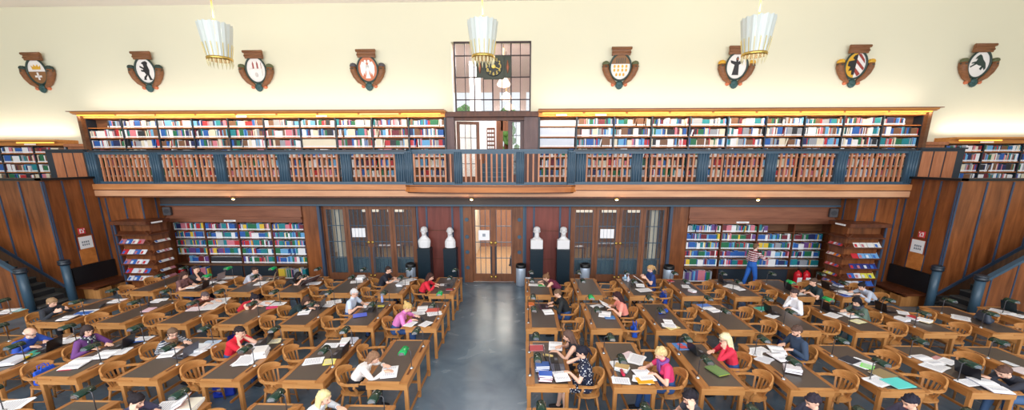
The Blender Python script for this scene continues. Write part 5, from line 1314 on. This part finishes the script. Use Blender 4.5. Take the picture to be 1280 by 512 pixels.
def paper(s, k, j, px, c=(244, 243, 246), r=0, desc='white paper sheets', w_=.21, h_=.30, n=3, cat='paper'):
    p = spot(px, s, k, j); w = MB(); rr = random.Random(int(px[0]*7+px[1]))
    for i in range(n):
        q = Matrix.Rotation(R(rr.uniform(-9, 9)), 3, 'Z')
        w.box((-w_/2, -h_/2, i*.0011), (w_/2, h_/2, i*.0011+.0009), 0, 0, q, (rr.uniform(-.01, .01), 0, 0))
    for i in range(9):
        zz = n*.0011
        w.box((-w_*.38, -h_*.4+i*h_*.085, zz), (w_*.36, -h_*.4+i*h_*.085+h_*.035, zz+.0003), 1)
    mt = PAPER if c == (244, 243, 246) else plain('sheet_%d_%d_%d' % c, c)
    return tag(w.obj('paper_sheets', [mt, INK], None, p, rzs(s, r)), lab(desc, s, k, j), cat)
def openbook(s, k, j, px, r=0, desc='open white book', cover=(90, 60, 60), w_=.17, h_=.24, tilt=0, th=.018):
    p = spot(px, s, k, j, .15); t = thing('open_book', p, rzs(s, r), lab(desc, s, k, j), 'book')
    MB().box((-w_-.006, -h_/2-.006, 0), (w_+.006, h_/2+.006, .004), bev=.001).obj('cover', plain('cover_%d_%d_%d' % cover, cover, .5), t)
    w = MB()
    for sg in (-1, 1):
        prof = [(0, .004), (sg*w_, .004), (sg*w_, .006+th*.25), (sg*w_*.75, .006+th*.75), (sg*w_*.4, .006+th), (sg*w_*.12, .006+th*.85), (0, .006+th*.3)]
        w.prism(prof, -h_/2, h_/2)
    pg = w.obj('pages', PAPER, t)
    w = MB()
    for sg in (-1, 1):
        for i in range(10): w.box((min(sg*w_*.38, sg*w_*.72), -h_*.4+i*h_*.08, .006+th*.92), (max(sg*w_*.38, sg*w_*.72), -h_*.4+i*h_*.08+.009, .006+th*1.02))
    w.obj('printed_lines', INK, pg)
    if tilt: t.rotation_euler = (R(tilt), 0, rzs(s, r)); t.location.z += .125*math.sin(R(tilt))+.001
    return t
def books(s, k, j, px, cols, r=0, w_=.17, h_=.24, desc='stacked'):
    p = spot(px, s, k, j, .14); z = p.z; rr = random.Random(int(px[0]))
    names = {0: 'bottom', len(cols)-1: 'top'}
    for i, c in enumerate(cols):
        th = rr.uniform(.022, .038); w = MB()
        w.box((-w_/2, -h_/2, 0), (w_/2, h_/2, .003)).box((-w_/2, -h_/2, th-.003), (w_/2, h_/2, th)).box((-w_/2-.003, -h_/2, 0), (-w_/2, h_/2, th))
        t = thing('book', (p.x, p.y, z), rzs(s, r+rr.uniform(-10, 10)+90), None, 'book')
        nm = min(BC, key=lambda q: sum((a-b)**2 for a, b in zip(BC[q], c)))
        pos = ('closed' if len(cols) == 1 else ('bottom' if i == 0 else 'topmost' if i == len(cols)-1 else ORD[i]+' from bottom'))
        t['label'] = lab('%s book, %s of its stack' % (nm, pos) if len(cols) > 1 else 'closed %s book' % nm, s, k, j)
        w.obj('cover', plain('cover_%d_%d_%d' % c, c, .45), t)
        MB().box((-w_/2+.001, -h_/2+.004, .003), (w_/2-.005, h_/2-.004, th-.003)).obj('pages', PAPER, t)
        MB().box((-w_/2-.0042, -h_/2+.02, .004), (-w_/2-.003, -h_/2+.05, th-.004)).obj('spine_label', PAPER, t)
        z += th+.0008
def laptop(s, k, j, px, c=(40, 42, 50), r=0, desc='open dark laptop', ang=105, lit=False, w_=.33):
    p = spot(px, s, k, j, .17); t = thing('laptop', p, rzs(s, r), lab(desc, s, k, j), 'laptop')
    m_ = plain('laptop_%d_%d_%d' % c, c, .35)
    MB().box((-w_/2, -.115, 0), (w_/2, .115, .016), bev=.004).obj('base', m_, t)
    w = MB()
    for a in range(11):
        for b_ in range(4): w.box((-.14+a*.0255, -.03+b_*.026, .016), (-.14+a*.0255+.02, -.03+b_*.026+.02, .0185))
    w.obj('keyboard', BLACK, t); MB().box((-.045, -.1, .016), (.045, -.045, .0168)).obj('touchpad', plain('touchpad', (110, 112, 120), .3), t)
    q = Matrix.Rotation(R(ang-90)*-1, 3, 'X')
    w = MB().box((-w_/2, .108, .014), (w_/2, .118, .235), bev=.003); 
    for v in w.bm.verts: v.co = Vector((0, .113, .014))+q @ (v.co-Vector((0, .113, .014)))
    ld = w.obj('lid', m_, t)
    w = MB().box((-w_/2+.012, .1065, .03), (w_/2-.012, .1075, .225))
    for v in w.bm.verts: v.co = Vector((0, .113, .014))+q @ (v.co-Vector((0, .113, .014)))
    w.obj('display', SCREEN if lit else mat('display_dim', rgb(80, 90, 110), .15, emit=.12), ld)
    return t
def blob(name, parts, mt, loc, rz, label, cat, vox=.01):
    me = fused(parts, vox, 3); me.materials.append(mt); o = bpy.data.objects.new(name, me); COL.objects.link(o); o.location = loc; o.rotation_euler = (0, 0, rz); return tag(o, label, cat)
def bag(loc, rz, c, label, sc=1.0, kind='tote'):
    t = thing('tote_bag' if kind == 'tote' else 'backpack', loc, rz, label, 'bag')
    if kind == 'tote':
        parts = [('hull', [((-.15*sc, -.03, .03), .03), ((.15*sc, -.03, .03), .03), ((-.15*sc, .04, .03), .03), ((.15*sc, .04, .03), .03), ((-.16*sc, 0, .26*sc), .022), ((.15*sc, .01, .25*sc), .022)]), ('hull', [((-.05, -.06, .12), .05), ((.07, .05, .15), .05)])]
    else:
        parts = [('hull', [((-.14*sc, 0, .07), .07), ((.14*sc, 0, .07), .07), ((-.1*sc, .02, .2*sc), .06), ((.1*sc, .0, .18*sc), .06)]), ('hull', [((-.08, -.09, .07), .055), ((.08, -.09, .07), .055)]), ('hull', [((.13, .05, .06), .05), ((.2, .02, .04), .03)])]
    me = fused(parts, .012, 3); me.materials.append(plain('bag_%d_%d_%d' % c, c, .5)); o = bpy.data.objects.new('bag_body', me); COL.objects.link(o); o.parent = t
    w = MB()
    for y in (-.02, .03): w.tube([(-.08*sc, y, .24*sc), (-.06*sc, y*1.5, .34*sc), (.06*sc, y*1.5, .34*sc), (.08*sc, y, .24*sc)] if kind == 'tote' else [(-.05, y, .22*sc), (0, y, .28*sc), (.05, y, .22*sc)], .009, 6)
    w.obj('handle', plain('bag_%d_%d_%d' % c, c, .5), t)
    if kind == 'tote': MB().box((-.09*sc, -.066, .08), (.03*sc, -.058, .2), bev=.003).obj('printed_patch', plain('patch', (206, 196, 186), .5), t)
    return t
def folder(s, k, j, px, c, r=0, desc='folder', w_=.24, h_=.32, th=.012):
    p = spot(px, s, k, j, .14); t = thing('folder', p, rzs(s, r), lab(desc, s, k, j), 'folder')
    m_ = plain('folder_%d_%d_%d' % c, c, .45)
    MB().box((-w_/2, -h_/2, 0), (w_/2, h_/2, .002)).box((-w_/2, -h_/2, th-.002), (w_/2, h_/2, th), bev=.0005).obj('cover', m_, t)
    MB().box((-w_/2+.008, -h_/2+.006, .002), (w_/2-.01, h_/2-.006, th-.002)).obj('papers_inside', PAPER, t)
    return t
def pouch(s, k, j, px, c, desc='pencil case', r=0):
    p = spot(px, s, k, j); t = thing('pencil_case', p+Vector((0, 0, .028)), rzs(s, r), lab(desc, s, k, j), 'pencil case')
    MB().tube([(-.1, 0, 0), (-.085, 0, 0), (.085, 0, 0), (.1, 0, 0)], [.012, .028, .028, .012], 14).obj('body', plain('pouch_%d_%d_%d' % c, c, .5), t)
    MB().box((-.08, -.003, .026), (.08, .003, .031)).obj('zip', CHROME, t)
def bottle(s, k, j, px, c=(190, 214, 235), desc='small clear bottle'):
    p = spot(px, s, k, j); t = thing('bottle', p, 0, lab(desc, s, k, j), 'bottle')
    MB().lathe([(.03, 0), (.033, .01), (.033, .14), (.014, .18), (.013, .2)], 16).obj('body', mat('bottle_%d_%d_%d' % c, rgb(*c), .1, spec=.8), t)
    MB().lathe([(.015, .2), (.015, .22)], 12).obj('cap', plain('cap_blue', (40, 80, 160)), t)
# right block, row one (against the doors)
pouch('R',0,0,(659,348),(170,176,186),'pale soft pouch',80); paper('R',0,0,(667,356),desc='glossy white sheets'); folder('R',0,0,(677,357),(60,170,90),10,'green-edged open folder',.17,.2)
bottle('R',2,0,(781,349),desc='blue-capped bottle'); bottle('R',2,0,(785,352),(210,205,215),'second pale bottle'); books('R',2,0,(780,347),[(80,150,210),(120,180,220)]); openbook('R',2,0,(804,352),10,'raised open book',tilt=35); openbook('R',2,0,(800,357),-12,'open magazine'); paper('R',2,0,(805,363),r=20,w_=.3,h_=.42,desc='wide white newspaper')
pouch('R',2,0,(790,357),(40,42,46),'black pencil case')
folder('R',3,0,(838,351),(196,34,44),15,'small red folder',.2,.16); paper('R',3,0,(857,358),r=80); books('R',3,0,(865,365),[(190,60,60),(236,236,240)],20,.14,.2)
laptop('R',4,0,(906,352),desc='open dark laptop'); paper('R',4,0,(914,358),r=40,w_=.3,h_=.4,desc='wide white newspaper'); openbook('R',4,0,(922,361),20)
laptop('R',5,0,(990,362),(30,32,40)); paper('R',5,0,(998,367),r=10)
laptop('R',6,0,(1037,361),(24,24,30),desc='open black laptop'); openbook('R',6,0,(1056,366),15,w_=.2,h_=.28); folder('R',6,0,(1057,370),(60,90,180),5,'blue folder',.2,.2); paper('R',6,0,(1030,356)); books('R',6,0,(1050,358),[(50,80,150),(70,100,170)])
# right block, row two
folder('R',0,1,(664,380),(230,120,50),5,'orange folder',.26,.16); openbook('R',0,1,(685,390),10,'open white notebook'); laptop('R',0,1,(680,384),(70,30,50),desc='maroon laptop')
openbook('R',1,1,(760,383),5,'open white book propped up',tilt=28,w_=.18,h_=.26); openbook('R',1,1,(756,393),-15,'open newspaper-like book',w_=.2,h_=.28); folder('R',1,1,(762,397),(50,120,190),0,'blue folder',.18,.24); paper('R',1,1,(746,383),r=30)
blob('plastic_bag',[('hull',[((-.12,0,.03),.03),((.14,.02,.03),.03),((0,.05,.08),.04),((.05,-.07,.04),.03)]),('hull',[((.1,-.05,.04),.04),((.17,0,.05),.03)])],plain('bag_blue',(36,82,200),.35),spot((828,391),'R',2,1,.18),R(40),'crumpled bright blue plastic bag, '+dphrase('R',2,1),'bag')
openbook('R',2,1,(835,402),-8,'open white notebook',w_=.12,h_=.2); paper('R',2,1,(840,409),(246,226,150),25,'yellow-white paper sheets'); paper('R',2,1,(836,407),r=-8)
folder('R',3,1,(878,380),(90,130,210),12,'blue folder'); openbook('R',3,1,(890,387),15,w_=.19,h_=.26); paper('R',3,1,(884,385))
folder('R',4,1,(953,386),(40,180,160),10,'teal folder'); laptop('R',4,1,(966,391),(24,26,34),desc='open black laptop'); paper('R',4,1,(965,395),r=30)
laptop('R',5,1,(1037,387),(24,24,30),desc='open black laptop'); paper('R',5,1,(1041,394),r=30,w_=.26,h_=.36); openbook('R',5,1,(1060,394),10); paper('R',5,1,(1072,402),(244,238,180),15,'yellow-edged paper sheets')
laptop('R',6,1,(1107,388),(20,20,26),desc='open black laptop'); paper('R',6,1,(1129,391),r=60); books('R',6,1,(1126,400),[(200,206,220),(236,236,240)],15); books('R',6,1,(1142,399),[(240,240,244),(190,50,60)],20); books('R',6,1,(1155,402),[(236,200,80),(244,244,244)],20)
paper('R',7,1,(1201,397),r=45,w_=.3,h_=.4); bag(spot((1228,402),'R',7,1,.24),R(70),(44,54,72),'dark blue-black backpack lying on the desk, '+dphrase('R',7,1),1.1,'pack')
paper('R',8,1,(1248,389),r=30,w_=.3,h_=.4); laptop('R',8,1,(1270,388),(24,40,48),desc='open dark green laptop'); openbook('R',8,1,(1268,394),20)
# right block, row three
folder('R',0,2,(671,435),(190,70,80),5,'red folder under papers',.24,.3); paper('R',0,2,(671,434),r=3); openbook('R',0,2,(696,433),-5,'open white book at far end',w_=.19,h_=.27)
pouch('R',0,2,(685,446),(220,190,120),'tan pencil case',70); laptop('R',0,2,(690,450),(24,24,32),desc='open black laptop'); 
books('R',0,2,(678,463),[(36,84,160),(40,92,170),(44,100,180),(40,90,168)],90); books('R',0,2,(682,478),[(140,40,66),(150,44,72),(128,38,60),(60,100,190)],92,.16,.23)
laptop('R',0,2,(699,462),(90,92,110),desc='grey laptop near the polka-dot woman',w_=.3); openbook('R',0,2,(706,472),10,'open white notebook near end',w_=.17,h_=.26)
books('R',1,2,(777,462),[(70,120,140),(236,230,214),(196,164,110)],60); paper('R',1,2,(785,444),(236,208,214),30,'pink-tinted paper sheets'); paper('R',1,2,(797,449),r=60,w_=.28,h_=.4,desc='wide newspaper sheets'); paper('R',1,2,(776,476),r=-5,desc='white sheets at near end')
pouch('R',1,2,(778,468),(196,36,70),'red pencil case'); openbook('R',1,2,(806,470),10,'open illustrated magazine',w_=.2,h_=.28); folder('R',1,2,(809,483),(240,176,30),5,'yellow envelope folder',.2,.28); books('R',1,2,(770,458),[(236,236,240)],0)
paper('R',1,2,(802,476),r=-20)
o = folder('R',2,2,(852,433),(70,130,200),5,'colourful blue and red magazine',.3,.28); 
o2 = MB().box((-.1,-.08,.0125),(.02,.06,.0135)).box((.04,-.05,.0125),(.12,.05,.0135)).obj('red_picture', plain('pic_red',(220,80,80),.4), o)
laptop('R',2,2,(872,440),(26,30,38),8,'open black laptop'); 
p = spot((896,464),'R',2,2,.15); t = thing('laptop_sleeve', p, rzs('R',20), 'olive green padded sleeve, '+dphrase('R',2,2), 'sleeve')
MB().box((-.17,-.125,0),(.17,.125,.03),bev=.012).obj('sleeve_body', plain('olive_green',(112,140,84),.7), t); MB().box((-.168,-.12,.012),(-.1725,.12,.018)).obj('zip', plain('zip_yellow',(210,220,80)), t)
paper('R',3,2,(950,437),r=15); paper('R',3,2,(955,449),(226,226,232),40,'printed grey-white sheets',w_=.24,h_=.3); paper('R',3,2,(945,441),r=60); openbook('R',3,2,(974,438),-15,'thick open book far end',w_=.18,h_=.26,th=.03); openbook('R',3,2,(974,447),10,'thick open book by the bearded man',w_=.18,h_=.26,th=.03); books('R',3,2,(990,465),[(80,50,70),(96,60,84),(226,220,226)],75,.18,.26)
folder('R',4,2,(1062,450),(40,44,58),25,'dark folder'); paper('R',4,2,(1076,454),r=30,w_=.3,h_=.4); paper('R',4,2,(1084,458),(150,236,120),45,'bright green-marked sheet',.18,.2); folder('R',4,2,(1103,468),(150,130,92),20,'brown cardboard folder',.28,.34); paper('R',4,2,(1098,477),r=20,w_=.28,h_=.38); folder('R',4,2,(1122,480),(90,214,208),10,'turquoise folder',.3,.36)
openbook('R',5,2,(1159,450),10,w_=.2,h_=.28); folder('R',5,2,(1174,449),(200,140,140),25,'reddish grey magazine',.2,.28,.004); paper('R',5,2,(1168,458),r=30,w_=.3,h_=.4); paper('R',5,2,(1184,452),r=20); laptop('R',5,2,(1216,470),(26,28,36),6,'large open black laptop',w_=.38); paper('R',5,2,(1210,479),r=10); openbook('R',5,2,(1245,487),-8,'wide open book at near end',w_=.24,h_=.3,cover=(30,60,130))
paper('R',6,2,(1262,454),r=10,w_=.2,h_=.12); folder('R',6,2,(1278,464),(230,214,216),10,'pale folder')
# left block, row one
laptop('L',0,0,(560,357),(60,60,66),10,'open dark laptop'); folder('L',0,0,(562,362),(170,30,40),0,'small red notebook',.15,.2); paper('L',0,0,(556,356))
paper('L',1,0,(492,351),r=10); openbook('L',1,0,(506,354),15,w_=.2,h_=.28); paper('L',1,0,(512,350),r=40,w_=.28,h_=.4,desc='wide newspaper sheets'); books('L',1,0,(500,357),[(236,236,240),(190,196,206)]); pouch('L',1,0,(513,347),(50,52,58))
books('L',2,0,(451,348),[(236,236,240),(228,228,236),(240,240,244)],10,.22,.3); paper('L',2,0,(446,352),r=20,w_=.26,h_=.36)
openbook('L',3,0,(388,354),-20,'newspaper held up',w_=.28,h_=.4,tilt=40,th=.008); paper('L',3,0,(398,354),r=10,w_=.28,h_=.38)
openbook('L',4,0,(327,354),5,w_=.2,h_=.28); laptop('L',4,0,(338,350),(190,160,120),25,'open silver laptop'); books('L',4,0,(342,347),[(120,80,60)])
laptop('L',5,0,(272,349),(150,130,130),0,'open grey laptop'); paper('L',5,0,(287,347),r=10,w_=.28,h_=.36); paper('L',5,0,(278,353),r=-20); openbook('L',5,0,(262,354),5); laptop('L',5,0,(252,360),(40,28,30),8,'open black laptop'); openbook('L',5,0,(238,359),10); 
# left block, row two
paper('L',0,1,(521,391),r=20,w_=.24); openbook('L',0,1,(527,386),10,w_=.19,h_=.26); folder('L',0,1,(541,388),(214,96,84),10,'red-topped paper pile'); paper('L',0,1,(543,392),r=20,w_=.26,h_=.34); pouch('L',0,1,(528,400),(36,36,42),'black bag-like pencil case',30); paper('L',0,1,(510,406),r=75,desc='white sheets at near end'); paper('L',0,1,(532,406),r=60)
openbook('L',1,1,(453,381),10,w_=.2,h_=.28); laptop('L',1,1,(462,387),(40,44,54),5); folder('L',1,1,(450,394),(90,110,220),25,'blue-covered printed notes',.24,.32,.006); folder('L',1,1,(476,383),(230,210,60),10,'yellow notebook',.13,.18); bottle('L',1,1,(479,377),(150,170,230)); 
openbook('L',2,1,(381,390),15,w_=.18,h_=.26); laptop('L',2,1,(397,384),(60,54,54),5); paper('L',2,1,(418,377),r=30,w_=.28,h_=.36); paper('L',2,1,(409,382))
openbook('L',3,1,(333,379),10,w_=.2,h_=.28); folder('L',3,1,(340,384),(236,60,120),30,'pink patterned magazine',.2,.26,.004); paper('L',3,1,(348,380),r=10,w_=.26,h_=.34)
paper('L',4,1,(276,375),r=20,w_=.5,h_=.4,desc='very wide newspaper far end',n=2); paper('L',4,1,(264,383),r=8,w_=.5,h_=.36,desc='very wide newspaper middle',n=2); paper('L',4,1,(244,386),(246,226,232),10,'pinkish sheets',w_=.3,h_=.3)
folder('L',5,1,(186,387),(240,200,214),10,'pink-edged writing pad',.3,.2); pouch('L',5,1,(186,381),(44,44,60),'dark soft pouch',40); openbook('L',5,1,(198,376),10); paper('L',5,1,(207,373),r=30)
openbook('L',6,1,(146,376),10); paper('L',6,1,(152,374),(246,220,220)); pouch('L',6,1,(128,383),(54,56,62),'dark soft pouch',20); folder('L',6,1,(104,392),(50,110,200),20,'blue folder'); paper('L',6,1,(109,390),r=15,w_=.28,h_=.36); openbook('L',6,1,(85,398),15,w_=.18,h_=.24); 
openbook('L',7,1,(10,389),15,'open white book on far left desk',w_=.2,h_=.28); paper('L',7,1,(20,388),(150,220,226),5,'pale teal sheets')
# left block, row three
openbook('L',0,2,(487,465),12,'large open white book',w_=.2,h_=.28); 
paper('L',1,2,(392,451),r=20,w_=.26,h_=.34); paper('L',1,2,(412,452),(248,232,120),20,'yellow-marked sheets',.24,.2); laptop('L',1,2,(424,443),(22,28,40),0,'open black laptop'); paper('L',1,2,(414,432),r=10); books('L',1,2,(432,430),[(236,236,240),(200,50,60),(240,240,240)],10); books('L',1,2,(443,427),[(190,196,214)],10); pouch('L',1,2,(404,440),(30,70,56),'dark green pouch')
paper('L',2,2,(312,431),r=20,w_=.28,h_=.36); books('L',2,2,(327,444),[(236,232,230),(240,236,234),(232,230,228),(244,240,238)],15,.22,.3); paper('L',2,2,(308,450),r=10,w_=.42,h_=.34,desc='wide white sheets'); paper('L',2,2,(341,427),(244,234,190),20,'cream sheets'); laptop('L',2,2,(330,428),(36,40,50),10,'dark laptop')
openbook('L',3,2,(197,441),15,w_=.19,h_=.26); laptop('L',3,2,(232,443),(84,88,100),-5,'open grey laptop'); books('L',3,2,(250,437),[(240,240,242),(236,238,244)],10,.24,.32); paper('L',3,2,(257,433),r=20,w_=.3,h_=.4); paper('L',3,2,(266,429),(190,214,244),10,'pale blue sheets'); paper('L',3,2,(243,441),r=-15,w_=.26,h_=.36)
folder('L',4,2,(89,458),(236,70,100),12,'pink folder',.28,.2); openbook('L',4,2,(98,454),15,'open white book near end',w_=.24,h_=.32); openbook('L',4,2,(133,443),15,'open white book in the middle',w_=.2,h_=.3); paper('L',4,2,(146,440),r=15,w_=.3,h_=.4); laptop('L',4,2,(153,433),(24,26,34),10,'open black laptop'); folder('L',4,2,(170,426),(60,110,200),25,'blue-white magazine',.26,.34,.004); paper('L',4,2,(180,424),r=10)
laptop('L',5,2,(60,436),(22,22,28),10,'open black laptop'); folder('L',5,2,(42,442),(40,176,150),15,'teal folder',.28,.2); pouch('L',5,2,(35,447),(226,196,40),'yellow pencil case',20); books('L',5,2,(18,452),[(230,232,240),(226,228,240)],15,.24,.34); books('L',5,2,(82,423),[(190,150,90),(150,110,70)],15); paper('L',5,2,(80,427),r=20,w_=.32,h_=.4)
# left block, row four (bottom edge)
paper('L',2,3,(215,506),r=15,w_=.3,h_=.4); books('L',2,3,(246,504),[(236,226,206),(240,232,214)],15,.22,.3); openbook('L',2,3,(236,501),20,'tilted open book with reddish cover',cover=(170,50,50),tilt=30)
paper('L',4,3,(14,508),r=20,w_=.4,h_=.4,desc='large white sheets')
# bags on and under chairs
bag((edge('R',1)+.36, YF[1]-DL+.42, .468), R(80), (30, 84, 196), 'bright blue tote bag with pictures on the near chair, '+'second desk right of aisle')
bag((edge('R',2)+.36, YF[0]-DL+.42, .468), R(90), (28, 70, 170), 'bright blue tote bag on the near chair beside the navy-dress woman')
bag((edge('L',4)-.36, YF[2]-DL+.42, .468), R(95), (30, 90, 214), 'bright blue carrier bag on the near chair, fifth desk left of aisle')
bag((edge('L',2)-.2, YF[2]-.9, .0), R(20), (26, 60, 190), 'deep blue bag on the floor under the red-shirted man')
bag((edge('L',3)-.1, YF[1]-1.0, .0), R(60), (40, 50, 160), 'indigo bag on the floor under the red sleeveless woman')
bag((edge('R',4)-.2, YF[1]-.8, .0), R(10), (30, 50, 110), 'navy bag on the floor by the white-shirted man', 1.0, 'pack')
bag((edge('R',5)-.3, YF[2]-DL+.3, .0), R(10), (30, 90, 220), 'small bright blue bag under the slumped reader', .6)
bag((edge('R',1)+.12, YF[2]-DL-.05, .0), R(30), (50, 54, 64), 'dark backpack on the floor behind the magenta-topped woman', 1.0, 'pack')

# ---------------------------------------------------------------- light
wd_ = bpy.data.worlds.new('world'); SC.world = wd_; wd_.use_nodes = True
bg = wd_.node_tree.nodes['Background']; bg.inputs['Color'].default_value = (.93, .96, 1.0, 1); bg.inputs['Strength'].default_value = 1.1
def area(name, loc, rot, sx, sy, e, col):
    l = bpy.data.lights.new(name, 'AREA'); l.shape = 'RECTANGLE'; l.size = sx; l.size_y = sy; l.energy = e; l.color = col
    o = bpy.data.objects.new(name, l); COL.objects.link(o); o.location = loc; o.rotation_euler = rot; return o
# daylight from the tall windows behind the reader's viewpoint
area('daylight_rear', (XC, -4.6, 6.2), (R(78), 0, 0), 34, 5.5, 3300, (.93, .97, 1.0))
# cornice uplights washing the cream wall
for s in (-1, 1):
    area('cornice_uplight', (U(8.2*s), 14.0, 6.27), (R(180-8), 0, 0), 13, .2, 58, (1, .87, .84))
    area('far_uplight', (U(17.5*s), 14.2, 5.4), (R(180-10), 0, 0), 4, .12, 26, (1, .88, .80))
for s in (-1, 1):
    area('cornice_downlight', (U(8.2*s), 13.9, 6.05), (R(35), 0, 0), 13, .05, 60, (1, .78, .5))
# unseen area lights added to brighten the rooms behind the openings
for x, y, z, e in ((-1.1, 17, 8.6, 600), (-3.5, 20, 8, 400)):
    area('upper_room_fill', (x, y, z), (0, 0, 0), 3, 3, e, (1, .95, .92))
area('aisle_lobby_fill', (XC, 17.5, 3.25), (0, 0, 0), 2, 4, 220, (1, .92, .8))  # added fill, no fitting: brightens the lobby and its reflection in the floor
for s in (-1, 1): area('lobby_room_fill', (U(4.2*s), 17.4, 3.25), (0, 0, 0), 4, 4, 70, (1, .92, .84))  # added fill without a fitting, since the side rooms are otherwise unlit
